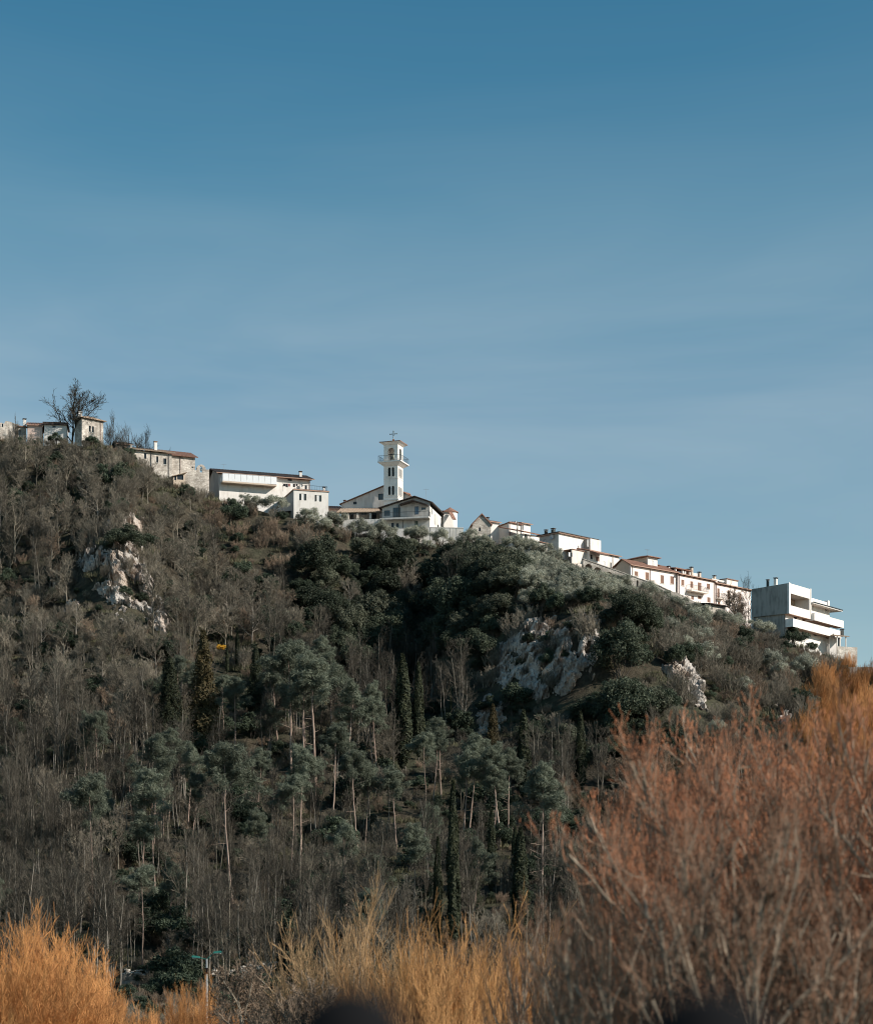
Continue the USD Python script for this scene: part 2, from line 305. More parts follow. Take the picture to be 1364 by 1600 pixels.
# ---- limestone faces: blocky sheets that stand out of the slope and dip back into it
def rock_face(poly, label, seed, out=2.2, bias=-1.3, step=1.6, cell=(1.2, 1.2, 3.6), name='rock_face'):
    rng = np.random.default_rng(seed)
    pg = Polygon(poly); x0, y0, x1, y1 = pg.bounds
    xs, ys = np.arange(x0, x1 + step, step), np.arange(y0, y1 + step, step)
    Pn = np.array([[hit(x, y) for x in xs] for y in ys])
    # smooth the depth so that the sheet is one surface
    Pn[..., 1] = gaussian_filter1d(gaussian_filter1d(Pn[..., 1], 1.5, axis=0), 1.5, axis=1)
    Pn[..., 0] = (xs[None] - CXP) / FPX * Pn[..., 1]; Pn[..., 2] = ZC + (HR - ys[:, None]) / FPX * Pn[..., 1]
    flat = Pn.reshape(-1, 3)
    lo, hi = flat.min(0) - 6, flat.max(0) + 6
    n = int(np.prod((hi - lo) / np.array(cell) / 1.2)); seeds = lo + rng.random((n, 3)) * (hi - lo)
    sc = np.array(cell)
    _, idx = cKDTree(seeds / sc).query((flat + rng.normal(0, 0.12, flat.shape)) / sc)
    off = rng.uniform(-1, 1, n); tilt = rng.normal(0, 0.38, (n, 3))
    d = off[idx] * 0.55 + np.einsum('ij,ij->i', tilt[idx], flat - seeds[idx]) + 8.0 * (meshkit.fbm(flat / np.array([4.0, 4.0, 8.0]), 4, seed) - 0.5)
    s3 = np.array([.55, .55, 1.3]); n3 = int(np.prod((hi - lo) / s3 / 1.3)); n3 = min(n3, 60000); sd3 = lo + rng.random((n3, 3)) * (hi - lo)
    _, i3 = cKDTree(sd3 / s3).query(flat / s3); d = d + rng.uniform(-.38, .38, n3)[i3]
    from shapely import points, distance, contains
    pts = np.stack(np.meshgrid(xs, ys), -1).reshape(-1, 2)
    sp = points(pts); edge = np.where(contains(pg, sp), distance(pg.exterior, sp), -distance(pg.exterior, sp))
    lift = bias + out * np.clip((edge + 4) / 16, 0, 1) - 2.5 * (edge < -4)
    nrm = np.array([0.12, -0.9, 0.42])
    V = flat + (d * 0.8 + lift)[:, None] * nrm + rng.normal(0, 0.07, flat.shape)
    k = np.arange(len(V)).reshape(len(ys), len(xs))
    q = np.stack([k[:-1, :-1], k[1:, :-1], k[1:, 1:], k[:-1, 1:]], -1).reshape(-1, 4)
    keep = (edge[q] > -8).all(1)
    single(name, (V, q[keep]), 'limestone', label, 'rock face', smooth=22)
rock_face([(118,868),(150,826),(196,806),(232,808),(226,862),(240,900),(236,950),(214,985),(176,960),(140,928)], 'pale limestone face on the left slope with a dark bush in its middle', 3, out=2.1)
rock_face([(770,1010),(800,975),(870,962),(935,968),(945,1010),(925,1060),(880,1085),(830,1095),(770,1080)], 'broad pale limestone face below the olive terraces', 4, out=2.1)
rock_face([(735,1105),(790,1040),(812,1050),(800,1100),(790,1150),(770,1190),(742,1180)], 'narrow pinkish rock rib running down beside the broad limestone face', 5, out=1.5)
rock_face([(1030,1030),(1070,1022),(1098,1050),(1112,1090),(1130,1112),(1080,1116),(1050,1092),(1034,1060)], 'rounded pale rock knob below the brown scrub', 6, out=2.1)
rock_face([(1204,1086),(1226,1090),(1246,1130),(1240,1150),(1212,1130)], 'small rock streak above the red twigs on the right', 7, out=1.8)
rock_face([(1045,960),(1105,985),(1160,986),(1166,1006),(1120,1004),(1050,984)], 'stony terrace edge below the dark shed', 8, out=1.2)
rock_face([(202,875),(228,880),(246,905),(266,950),(262,990),(236,1010),(218,985),(214,930)], 'lower brownish continuation of the left limestone face', 9, out=1.8)
rock_face([(92,880),(112,872),(124,900),(120,950),(100,965),(84,930)], 'small broken rock patch left of the left limestone face', 10, out=1.4)
rock_face([(56,810),(72,806),(78,822),(66,832),(54,826)], 'lone pale boulder high on the left slope', 11, out=2.4)
# ================================================================ buildings: walls are laid along the lines seen in the photograph, each at its own distance and angle
class Frame:
    """front-left corner on the line of sight px at distance Y; u runs along the front to the right, v goes back"""
    def __init__(s, px, Y, a):
        a = math.radians(a); s.O = np.array([(px - CXP) / FPX * Y, Y]); s.u = np.array([math.cos(a), math.sin(a)]); s.v = np.array([-math.sin(a), math.cos(a)])
    def pt(s, t, d, z): q = s.O + s.u * t + s.v * d; return np.array([q[0], q[1], z])
    def box(s, t0, t1, d0, d1, z0, z1): return hexa([s.pt(t, d, z) for z in (z0, z1) for d in (d0, d1) for t in (t0, t1)])
    def front(s, d=0.0, t0=0.0): return Line(s.O + s.v * d + s.u * t0, s.u)
    def left(s, depth, t=0.0): return Line(s.O + s.u * t + s.v * depth, -s.v)      # runs from the back to the front corner
    def right(s, w, d0=0.0): return Line(s.O + s.u * w + s.v * d0, s.v)
    def back(s, w, depth): return Line(s.O + s.u * w + s.v * depth, -s.u)
    def depth_to(s, px, t=0.0): return Line(s.O + s.u * t, s.v).t(px)
    def slab(s, c, th, corr=0.0, pitch=0.32):
        """roof slab from 4 corners (t, d, z): eave left, eave right, ridge right, ridge left; corr: height of the tile waves"""
        A, B, C, D = [s.pt(*q) for q in c]; n = norm(np.cross(B - A, D - A)); n = n if n[2] > 0 else -n
        m = max(2, int(np.linalg.norm(B - A) / pitch) * 2 + 1) if corr else 2
        w = np.linspace(0, 1, m)[:, None]; h = (corr * (np.arange(m) % 2))[:, None] * n
        lo = A + (B - A) * w; hi = D + (C - D) * w
        V = np.vstack([lo + h, hi + h, lo - n * th, hi - n * th]); k = np.arange(m - 1)
        F = []
        for a_, b_ in ((0, m), (3 * m, 2 * m), (2 * m, 0), (m, 3 * m)):
            F.append(np.stack([a_ + k, a_ + k + 1, b_ + k + 1, b_ + k], -1))
        F.append(np.array([[0, m, 3 * m, 2 * m], [m - 1, 3 * m - 1, 4 * m - 1, 2 * m - 1]])); F[-1][1] = [m - 1, 3 * m - 1, 4 * m - 1, 2 * m - 1]
        return V, np.vstack(F)
class Line:
    def __init__(s, O, d): s.O, s.d = np.asarray(O, float), np.asarray(d, float); s.n = np.array([-d[1], d[0]])
    def t(s, px): k = (px - CXP) / FPX; return (k * s.O[1] - s.O[0]) / (s.d[0] - k * s.d[1])
    def z(s, row, t): return ZC + (HR - row) / FPX * (s.O[1] + s.d[1] * t)
    def zp(s, row, px): return s.z(row, s.t(px))
    def pt(s, t, dep, z): q = s.O + s.d * t + s.n * dep; return np.array([q[0], q[1], z])
    def box(s, t0, t1, e0, e1, z0, z1): return hexa([s.pt(t, e, z) for z in (z0, z1) for e in (e0, e1) for t in (t0, t1)])
    def plate(s, poly, e0, e1):
        m = trimesh.creation.extrude_polygon(poly, e1 - e0, engine='earcut'); v = np.array(m.vertices)
        q = s.O + v[:, :1] * s.d + (v[:, 2:] + e0) * s.n
        return np.c_[q, v[:, 1]], np.array(m.faces)[:, ::-1]
def arch(t0, t1, z0, z1, n=8):
    r = (t1 - t0) / 2; a = np.linspace(0, np.pi, n + 1)
    return Polygon([(t0, z0), (t1, z0)] + [((t0 + t1) / 2 + r * math.cos(x), z1 - r + r * math.sin(x)) for x in a])

class House:
    def __init__(s, name, label, ct, px, Y, a, zb, group=None):
        s.f = Frame(px, Y, a); s.zb = zb; s.p = thing(name, s.f.pt(0, 0, zb), label, ct, group)
    def add(s, nm, m, mat, parent=None, label=None, smooth=False): return part(parent or s.p, nm, m, mat, smooth, label)
    def wall(s, ln, t0, t1, top, mat, holes=(), zb=None, th=0.3, label=None):
        """a wall from t0 to t1; top: a height or a list of (t, z); holes: (px0, px1, row0, row1, kind) or with 't' in front of metres"""
        zb = s.zb if zb is None else zb
        tp = [(t0, top), (t1, top)] if np.isscalar(top) else list(top)
        poly = Polygon([(t0, zb), (t1, zb)] + tp[::-1])
        todo = []
        for h in holes:
            if h[0] == 't': a0, a1, b0, b1, kd = h[1:6]
            else:
                a0, a1 = ln.t(h[0]), ln.t(h[1]); b0, b1 = ln.z(h[3], (a0 + a1) / 2), ln.z(h[2], (a0 + a1) / 2); kd = h[4]
            sh = arch(a0, a1, b0, b1) if 'arch' in kd else sbox(a0, b0, a1, b1)
            poly = poly.difference(sh); todo.append((a0, a1, b0, b1, kd, sh))
        gs = [g for g in getattr(poly, 'geoms', [poly]) if g.area > 0.02]
        s.add('wall', cat([ln.plate(g, 0, th) for g in gs]), mat, label=label)
        for a0, a1, b0, b1, kd, sh in todo: s.window(ln, a0, a1, b0, b1, kd, sh, th)
    def window(s, ln, a0, a1, b0, b1, kd, sh, th):
        if 'open' in kd: return
        w, h = a1 - a0, b1 - b0
        mat = 'window_glass'
        for k, m in (('green', 'green_blind'), ('blue', 'blue_glass'), ('brown', 'brown_shutter'), ('curtain', 'blue_curtain'), ('louvre', 'dark_shutter'), ('pale', 'pale_frame')):
            if k in kd: mat = m
        dep = 0.06 if ('brown' in kd or 'pale' in kd) else 0.16
        door = 'door' in kd
        wn = s.add('door' if door else ('shutter' if 'brown' in kd else 'window'), ln.plate(sh, dep, dep + 0.04), mat)
        if 'brown' in kd:          # two leaves with slats that stand proud
            n = max(4, int(h / 0.22)); sl = []
            for k in range(n):
                z0 = b0 + h * (k + 0.15) / n; sl.append(ln.box(a0 + .06, a0 + w / 2 - .03, dep - .03, dep, z0, z0 + h * 0.6 / n)); sl.append(ln.box(a0 + w / 2 + .03, a1 - .06, dep - .03, dep, z0, z0 + h * 0.6 / n))
            s.add('slat', cat(sl), mat, wn)
        elif 'louvre' in kd:
            n = max(4, int(h / 0.25)); s.add('slat', cat([ln.box(a0 + .04, a1 - .04, dep - .05, dep, b0 + h * (k + .2) / n, b0 + h * (k + .7) / n) for k in range(n)]), mat, wn)
        elif 'bare' not in kd:
            b = 0.06
            bars = [ln.box(a0, a0 + b, dep - .05, dep, b0, b1), ln.box(a1 - b, a1, dep - .05, dep, b0, b1), ln.box(a0 + b, a1 - b, dep - .05, dep, b0, b0 + b)]
            if 'arch' not in kd: bars.append(ln.box(a0 + b, a1 - b, dep - .05, dep, b1 - b, b1))
            if w > 0.7: bars.append(ln.box(a0 + w / 2 - .03, a0 + w / 2 + .03, dep - .05, dep, b0 + b, b1 - b))
            s.add('frame', cat(bars), 'dark_metal' if 'dark' in kd else 'pale_frame', wn)
        if 'sill' in kd: s.add('sill', ln.box(a0 - .1, a1 + .1, -.1, .0, b0 - .1, b0 - .01), 'pale_concrete', wn)
        if 'leafs' in kd:          # open shutters folded back on the wall
            for x0, x1 in ((a0 - w * 0.62, a0 - .04), (a1 + .04, a1 + w * 0.62)):
                sh_ = s.add('shutter', ln.box(x0, x1, -.07, -.015, b0, b1), 'dark_shutter' if 'leafs_dark' in kd else 'brown_shutter')
                n = 7; s.add('slat', cat([ln.box(x0 + .05, x1 - .05, -.09, -.07, b0 + h * (k + .2) / n, b0 + h * (k + .75) / n) for k in range(n)]), 'dark_shutter' if 'leafs_dark' in kd else 'brown_shutter', sh_)
    def shell(s, w, d, zt, mat, holes={}, zb=None, t0=0, d0=0, tops={}, left_mat=None, th=0.3):  # left_mat: darker coat, painting in the shade of the left wall
        """four walls round t0..t0+w, d0..d0+d; side walls butt against front and back"""
        f = s.f
        s.wall(f.front(d0, t0), 0, w, tops.get('front', zt), mat, holes.get('front', ()), zb, th)
        s.wall(f.back(t0 + w, d0 + d), 0, w, tops.get('back', zt), mat, (), zb, th)
        s.wall(f.left(d0 + d, t0), th, d - th, tops.get('left', zt), left_mat or mat, holes.get('left', ()), zb, th)
        s.wall(f.right(t0 + w, d0), th, d - th, tops.get('right', zt), mat, holes.get('right', ()), zb, th)
    def chimney(s, t, d, z0, z1, r=0.28, mat='white_plaster', cap='terracotta'):
        c = s.add('chimney', s.f.box(t - r, t + r, d - r, d + r, z0, z1), mat)
        s.add('cap', cat([s.f.box(t - r - .1, t + r + .1, d - r - .1, d + r + .1, z1 + .18, z1 + .28)] + [s.f.box(t + a * r - .05, t + a * r + .05, d + b * r - .05, d + b * r + .05, z1, z1 + .18) for a in (-.8, .8) for b in (-.8, .8)]), cap, c)
    def pipe(s, ln, t, z0, z1, mat='pipe_brown'):
        s.add('downpipe', rod(ln.pt(t, -.09, z0), ln.pt(t, -.09, z1), .055), mat)
    def rail(s, pts, h=1.0, mat='dark_metal', gap=0.35, parent=None, nm='railing'):
        ms = []
        for a, b in zip(pts[:-1], pts[1:]):
            a, b = np.asarray(a, float), np.asarray(b, float); up = np.array([0, 0, 1.0])
            ms += [rod(a + up * h, b + up * h, .035, 5), rod(a + up * .12, b + up * .12, .02, 4)]
            n = max(2, int(np.linalg.norm(b - a) / gap))
            ms += [rod(a + (b - a) * k / n, a + (b - a) * k / n + up * h, .016, 4) for k in range(n + 1)]
        return s.add(nm, cat(ms), mat, parent)
    def gable_u(s, w, d, ze, rise, mat, ov=0.45, th=0.14, t0=0, d0=0, fascia='soffit', corr=.07):
        """ridge along the front; returns the tops of the side walls"""
        f = s.f; zr = ze + rise; k = rise / (d / 2)
        for nm, e, r in (('roof', -ov, d / 2), ('roof', d + ov, d / 2)):
            z = ze - ov * k + .18
            r_ = s.add('roof', f.slab([(t0 - ov, d0 + e, z), (t0 + w + ov, d0 + e, z), (t0 + w + ov, d0 + r, zr + .18), (t0 - ov, d0 + r, zr + .18)], th, corr), mat)
            s.add('gutter', f.box(t0 - ov, t0 + w + ov, *sorted((d0 + e - (.12 if e < 0 else -.12), d0 + e)), z - .16, z - .02), fascia, r_)
        return {'left': [(.3, ze - .02), (d / 2, zr), (d - .3, ze - .02)], 'right': [(.3, ze - .02), (d / 2, zr), (d - .3, ze - .02)]}
    def gable_v(s, w, d, ze, rise, mat, ov=0.45, th=0.14, t0=0, d0=0, apex=0.5, ze2=None, corr=.07):
        f = s.f; ze2 = ze if ze2 is None else ze2; zr = ze + rise; ta = w * apex
        k1, k2 = rise / ta, (zr - ze2) / (w - ta)
        s.add('roof', f.slab([(t0 - ov, d0 + d + ov, ze - ov * k1 + .18), (t0 - ov, d0 - ov, ze - ov * k1 + .18), (t0 + ta, d0 - ov, zr + .18), (t0 + ta, d0 + d + ov, zr + .18)], th, corr), mat)
        s.add('roof', f.slab([(t0 + w + ov, d0 - ov, ze2 - ov * k2 + .18), (t0 + w + ov, d0 + d + ov, ze2 - ov * k2 + .18), (t0 + ta, d0 + d + ov, zr + .18), (t0 + ta, d0 - ov, zr + .18)], th, corr), mat)
        return {'front': [(0, ze), (ta, zr), (w, ze2)], 'back': [(0, ze2), (w - ta, zr), (w, ze)]}
def antenna(s, p, h=2.2):
    p = np.asarray(p, float); up = np.array([0, 0, 1.0])
    ms = [rod(p, p + up * h, .025, 5), rod(p + up * h * .95 - s.f.pt(.6, 0, 0) + s.f.pt(0, 0, 0), p + up * h * .95 + s.f.pt(.6, 0, 0) - s.f.pt(0, 0, 0), .015, 4)]
    for k in (-.5, -.2, .1, .4):
        c = p + up * h * .95 + np.r_[s.f.u * k, 0]; e = np.r_[s.f.v * .28, 0]; ms.append(rod(c - e, c + e, .012, 4))
    s.add('antenna', cat(ms), 'galvanised')
def dish(s, ln, t, z, r=.42):
    a = np.linspace(0, 2 * np.pi, 17)[:-1]; q = lambda rr, e: [ln.pt(t + rr * math.cos(x), e, z + rr * math.sin(x)) for x in a]
    V = np.array(q(r, -.45) + q(r * .55, -.36) + [ln.pt(t, -.33, z)]); F = []
    for k in range(16):
        j = (k + 1) % 16; F += [[k, j, 16 + j], [k, 16 + j, 16 + k], [16 + k, 16 + j, 32]]
    F = np.array(F); d_ = s.add('satellite_dish', (np.vstack([V, V + np.r_[ln.n, 0] * .03]), np.vstack([F, F[:, ::-1] + 33])), 'galvanised')
    s.add('arm', cat([rod(ln.pt(t, 0, z - .1), ln.pt(t, -.34, z - .05), .03), rod(ln.pt(t, -.4, z - r * .9), ln.pt(t, -.85, z - .05), .015)]), 'dark_metal', d_)

def ground_z(f, t=0, d=0):
    q = f.pt(t, d, 0); return float(height(q[:1], q[1:2])[0])

# ---------------------------------------------------------------- bell tower
h = House('bell_tower', 'slender white bell tower with balcony, arched openings and a cross on top', 'bell tower', 599.7, 452.0, -19.3, 92.0)
f = h.f; S = f.front().t(621.6); Zt = lambda r: f.front().z(r, S / 2)
A, B = Zt(722), Zt(694)
tw = [(606.3, 610.3, 730.3, 744, 'arch louvre sill'), (612.2, 616.0, 730, 744, 'arch louvre sill'), (606.6, 610.5, 759.6, 773.3, 'arch louvre sill'), (612.2, 616.0, 759.2, 773, 'arch louvre sill')]
dz = lambda r: f.front().z(r, S)
c0, c1 = S * .20, S * .44; c2, c3 = S * .56, S * .80
side = [('t', a, b, Zt(lo), Zt(hi), 'arch louvre sill') for lo, hi in ((744.5, 730.5), (773.5, 759.5)) for a, b in ((c0, c1), (c2, c3))]
h.shell(S, S, A, 'white_clean', {'front': tw, 'right': side, 'left': side}, zb=92.0, th=.35)
op = [('t', S * .28, S * .74, A + .15, Zt(699), 'arch open')]
h.shell(S, S, B, 'white_clean', {k: op for k in ('front', 'right', 'left')}, zb=A + .12, th=.35)
h.add('floor', f.box(.35, S - .35, .35, S - .35, A - .1, A + .1), 'pale_concrete')
h.add('ceiling', f.box(.35, S - .35, .35, S - .35, B - .3, B - .1), 'grey_and_shade_plaster')
o1, o2 = .95, .30
lo = [f.pt(t, d, A - .75) for d in (-o2 * .3, S + o2 * .3) for t in (-o2 * .3, S + o2 * .3)]; hi = [f.pt(t, d, A - .12) for d in (-o1, S + o1) for t in (-o1, S + o1)]
h.add('balcony_corbel', hexa(lo + hi), 'white_clean')
bal = h.add('balcony', f.box(-o1 - .05, S + o1 + .05, -o1 - .05, S + o1 + .05, A - .12, A + .12), 'white_clean')
e = o1 - .05
h.rail([f.pt(-e, -e, A + .12), f.pt(S + e, -e, A + .12), f.pt(S + e, S + e, A + .12), f.pt(-e, S + e, A + .12), f.pt(-e, -e, A + .12)], 1.15, gap=.28, parent=bal)
for zz, ov, hh in ((Zt(780), .16, .25), (Zt(747), .05, .12), (Zt(776), .05, .12)):
    h.add('ledge', f.box(-ov, S + ov, -ov, S + ov, zz - hh, zz), 'white_clean')
o = .72; ze = B
lo = [f.pt(t, d, ze - .05) for d in (-.1, S + .1) for t in (-.1, S + .1)]; hi = [f.pt(t, d, ze + .38) for d in (-o, S + o) for t in (-o, S + o)]
h.add('eave', hexa(lo + hi), 'white_clean')
V = [f.pt(t, d, ze + .38) for t, d in ((-o - .05, -o - .05), (S + o + .05, -o - .05), (S + o + .05, S + o + .05), (-o - .05, S + o + .05))]
V += [v + np.array([0, 0, .14]) for v in V]; V.append(f.pt(S / 2, S / 2, ze + 1.1))
h.add('roof', (np.array(V), np.array([[0, 1, 5], [0, 5, 4], [1, 2, 6], [1, 6, 5], [2, 3, 7], [2, 7, 6], [3, 0, 4], [3, 4, 7], [4, 5, 8], [5, 6, 8], [6, 7, 8], [7, 4, 8], [0, 2, 1], [0, 3, 2]])), 'terracotta')
top = f.pt(S / 2, S / 2, ze + 1.0)
h.add('finial', cat([wbox(top[0] - .22, top[0] + .22, top[1] - .22, top[1] + .22, top[2] - .1, top[2] + .35)]), 'terracotta')
up = np.array([0, 0, 1.0]); uu = np.r_[f.u, 0]
cz = top + up * .35; ch = Zt(671) - cz[2]; mid = cz + up * ch * .66
cross = [rod(cz, cz + up * ch, .05), rod(mid - uu * .72, mid + uu * .72, .05)]
for q in (cz + up * ch, mid - uu * .72, mid + uu * .72): cross += [rod(q - up * .12, q + up * .12, .07), rod(q - uu * .12, q + uu * .12, .07)]
ring = np.linspace(0, 2 * np.pi, 13); rp = np.array([mid + uu * .3 * math.cos(x) + up * .3 * math.sin(x) for x in ring]); cross.append(tubes(rp[None], np.full((1, 13), .035), 5))
cross.append(rod(cz + up * .3, cz + up * .62, .10))
h.add('cross', cat(cross), 'bronze')
pr = np.array([[0.0, .95], [.12, .93], [.22, .80], [.27, .45], [.36, .15], [.46, 0.0], [.40, .02], [.2, .1], [0, .12]])
bm = trimesh.creation.revolve(pr[::-1], sections=20); bm.apply_translation(f.pt(S / 2, S * .42, A + .95)); h.add('bell', bm, 'bronze', smooth=True)
h.add('bell_frame', cat([rod(f.pt(.36, S * .42, A + 1.95), f.pt(S - .36, S * .42, A + 1.95), .08), rod(f.pt(S * .34, S * .42, A + .1), f.pt(S * .34, S * .42, A + 1.95), .06), rod(f.pt(S * .68, S * .42, A + .1), f.pt(S * .68, S * .42, A + 1.95), .06)]), 'dark_metal')

# ---------------------------------------------------------------- church nave behind the tower
h = House('church', 'pale church nave with low tiled roof behind the bell tower', 'church', 533.5, 457.5, -12.0, 90.0)
f = h.f; ln = f.front(); w = ln.t(643.5); ta = ln.t(606); z1, z2, za = ln.zp(788, 534), ln.zp(777, 643), ln.zp(757.5, 606)
tp = h.gable_v(w, 18.0, z1, za - z1, 'terracotta', ov=.4, apex=ta / w, ze2=z2)
h.shell(w, 18.0, z1, 'white_plaster', {'front': [(552, 557.5, 783.8, 788, 'dark'), (591, 598.8, 771.5, 781, 'dark blue')], 'right': [('t', 3.0, 3.7, z2 - 2.2, z2 - .9, 'arch dark')]}, tops=tp)
h.chimney(ln.t(535), 2.0, z1 + .2, z1 + 1.0, .2)
oc = f.pt(ln.t(604), 6.5, 0); zE = za - .9
a8 = np.arange(8) * np.pi / 4 + .3; R8 = 3.5
V = np.array([[oc[0] + R8 * math.cos(x), oc[1] + R8 * math.sin(x), z] for z in (zE - 2.5, zE) for x in a8]); F8 = np.array([[k, (k + 1) % 8, 8 + (k + 1) % 8, 8 + k] for k in range(8)])
dr = h.add('drum', (V, F8), 'pink_plaster')
V = np.array([[oc[0] + 3.95 * math.cos(x), oc[1] + 3.95 * math.sin(x), z] for z in (zE - .05, zE + .12) for x in a8] + [[oc[0], oc[1], zE + 1.5]])
h.add('drum_roof', (V, np.vstack([[[k, (k + 1) % 8, 8 + (k + 1) % 8], [k, 8 + (k + 1) % 8, 8 + k], [8 + k, 8 + (k + 1) % 8, 16]] for k in range(8)] + [[[0, k + 1, k] for k in range(1, 7)]])), 'terracotta', dr)
# apse wing to the right
h = House('church_apse', 'rounded white church apse with sloping tiled side roof, right of the gabled house', 'church wing', 693.5, 456.0, 22.0, 88.0)
f = h.f; ln = f.front(); w = ln.t(704); zt = ln.zp(797, 700)
h.shell(w, 7.0, zt - .4, 'white_plaster', {})
h.add('roof', f.slab([(-.3, -.5, zt - .3), (w + .2, -.5, zt - .3), (w + .2, 7.3, zt + .9), (-.3, 7.3, zt + .9)], .14, .07), 'terracotta')
zt2 = ln.zp(798.5, 712); c = f.pt(ln.t(709.5), 2.2, 0); n = 22; aa = np.linspace(0, 2 * np.pi, n + 1)[:-1]; R = (ln.t(719.8) - ln.t(699)) / 2
cy = np.array([[c[0] + R * math.cos(x), c[1] + R * math.sin(x), z] for z in (88.0, zt2) for x in aa])
h.add('apse_wall', (cy, np.array([[k, (k + 1) % n, n + (k + 1) % n, n + k] for k in range(n)])), 'white_clean', smooth=30)
cy = np.array([[c[0] + (R + .25) * math.cos(x), c[1] + (R + .25) * math.sin(x), z] for z in (zt2, zt2 + .12) for x in aa] + [[c[0], c[1], zt2 + 1.2]])
h.add('apse_roof', (cy, np.vstack([[[k, (k + 1) % n, n + (k + 1) % n], [k, n + (k + 1) % n, n + k], [n + k, n + (k + 1) % n, 2 * n]] for k in range(n)] + [[[0, k + 1, k] for k in range(1, n - 1)]])), 'terracotta')
h.add('side_roof', f.slab([(w - .6, -2.6, ln.zp(815, 704)), (w + .2, -2.6, ln.zp(815, 704)), (w + .2, -.5, ln.zp(801, 704)), (w - .6, -.5, ln.zp(801, 704))], .15), 'terracotta')

# ---------------------------------------------------------------- porch house left of the tower foot
h = House('porch_house', 'low house with deep tiled porch and railed terrace at the foot of the church', 'house', 530.0, 449.0, -6.0, 90.0)
f = h.f; ln = f.front(); w = ln.t(597); zt = ln.zp(797, 560); wl = f.front(2.6)
h.wall(wl, 0, w, zt + .4, 'white_plaster', [(546, 553, 803, 815, 'door dark'), (564, 573.5, 797.5, 804, 'green'), (581, 588, 800, 812, 'door dark')])
h.wall(f.left(8.0), 0, 5.4 - .3, zt + .4, 'white_plaster'); h.wall(f.right(w, 2.6), .3, 5.4, zt + .4, 'white_plaster')
zu = ln.zp(792.3, 560)
h.add('roof', f.slab([(-.6, -.6, ln.zp(801.0, 560)), (w + .2, -.6, ln.zp(801.0, 560)), (w + .2, 5.5, zu + .9), (-.6, 5.5, zu + .9)], .14, .07), 'tan_tile')
h.add('beam', f.box(-.3, w, -.42, -.2, ln.zp(803.2, 560), ln.zp(801.6, 560)), 'dark_shutter')
zf = ln.zp(813, 560)
for px in (544.5, 559, 579): t = ln.t(px); h.add('column', f.box(t - .22, t + .22, -.42, .02, zf, ln.zp(803.2, 560)), 'cream_plaster')
h.add('terrace', f.box(-.6, w + .3, -1.0, 2.6, zf - .3, zf), 'pale_concrete')
h.rail([f.pt(ln.t(545), -.9, zf), f.pt(w, -.9, zf)], 1.0, gap=.3)
h.wall(Line(f.pt(0, -1.0, 0)[:2], f.u), -.6, w + .3, zf - .3, 'white_plaster', zb=88.0)
h.wall(Line(f.pt(0, -2.2, 0)[:2], f.u), ln.t(537), ln.t(580), ln.zp(815.5, 560), 'white_clean', zb=88.0)
h = House('small_roof', 'little reddish roofed shed between the cube house and the church', 'shed', 512.0, 456.0, 8.0, 90.0)
f = h.f; ln = f.front(); w = ln.t(531); zt = ln.zp(795, 520)
tp = h.gable_u(w, 5.0, zt, .9, 'terracotta'); h.shell(w, 5.0, zt, 'pink_plaster', {}, tops=tp)
low = f.box(0, 1, 0, 1, 0, 1)

# ---------------------------------------------------------------- gabled house under the tower
h = House('gabled_house', 'house with wide gable, glazed bays and long balcony under the bell tower', 'house', 597.0, 447.0, -12.0, 86.0)
f = h.f; ln = f.front(); w = ln.t(671.5); ta = ln.t(648.6); z1, z2, za = ln.zp(793.8, 597), ln.zp(785.0, 671), ln.zp(777.0, 648.6)
D = 15.0
f = h.f; k1 = (za - z1) / ta; ov = .55
tp = h.gable_v(w, D, z1, za - z1, 'dark_tile', ov=.7, apex=ta / w, ze2=z2)
fl = lambda r, px=633: ln.zp(r, px)
h.shell(w, D, z1, 'white_plaster', {'front': [(600, 609.3, 797.5, 806, 'blue dark'), (614, 625.8, 793, 810.3, 'door blue dark'), (647.8, 654.2, 791, 804, 'curtain dark'), (658, 665.3, 792.6, 796.4, 'blue dark'),
    (647.5, 653.2, 813.5, 824.5, 'door green'), (618.8, 623.2, 817.5, 824, 'dark'), (611.5, 615.8, 817, 824, 'dark'), (631, 636, 818, 825, 'pale')],
    'right': [('t', 2.0, 2.6, z2 - 2.0, z2 - .7, 'dark'), ('t', 4.4, 5.0, z2 - 3.6, z2 - 1.4, 'dark'), ('t', 7.6, 9.0, z2 - 5.0, z2 - 3.0, 'door dark'), ('t', 11.0, 11.8, z2 - 2.2, z2 - .9, 'dark')]}, tops=tp)
# porch gable in front of the wall
tb0, tb1, tbm = ln.t(626), ln.t(670), ln.t(647); zpa, zpe, zpe2 = ln.zp(782.8, 647), ln.zp(789.5, 626), ln.zp(790, 670)
for c in ([(tb0, .0, zpe), (tb0, -1.5, zpe), (tbm, -1.5, zpa), (tbm, .0, zpa)], [(tb1, -1.5, zpe2), (tb1, .0, zpe2), (tbm, .0, zpa), (tbm, -1.5, zpa)]):
    h.add('porch_roof', f.slab(c, .2), 'dark_tile')
h.add('post', f.box(tb0 - .1, tb0 + .1, -1.4, -1.2, fl(810.5), zpe - .15), 'dark_shutter')
zb_ = ln.zp(810.5, 633)
bal = h.add('balcony', f.box(-.1, w + .15, -1.7, -.0, zb_ - .32, zb_), 'white_clean')
h.rail([f.pt(-.1, -.05, zb_), f.pt(-.1, -1.62, zb_), f.pt(w + .1, -1.62, zb_), f.pt(w + .1, -.05, zb_)], 1.05, gap=.22, parent=bal)
h.pipe(ln, ln.t(629.5), 88.0, zb_ - .3, 'dark_metal')
antenna(h, f.pt(ln.t(661), 3.0, za - .6), 2.9)
h = House('concrete_wall', 'long pale concrete retaining wall in front of the gabled house', 'wall', 641.0, 440.5, 4.0, 82.0)
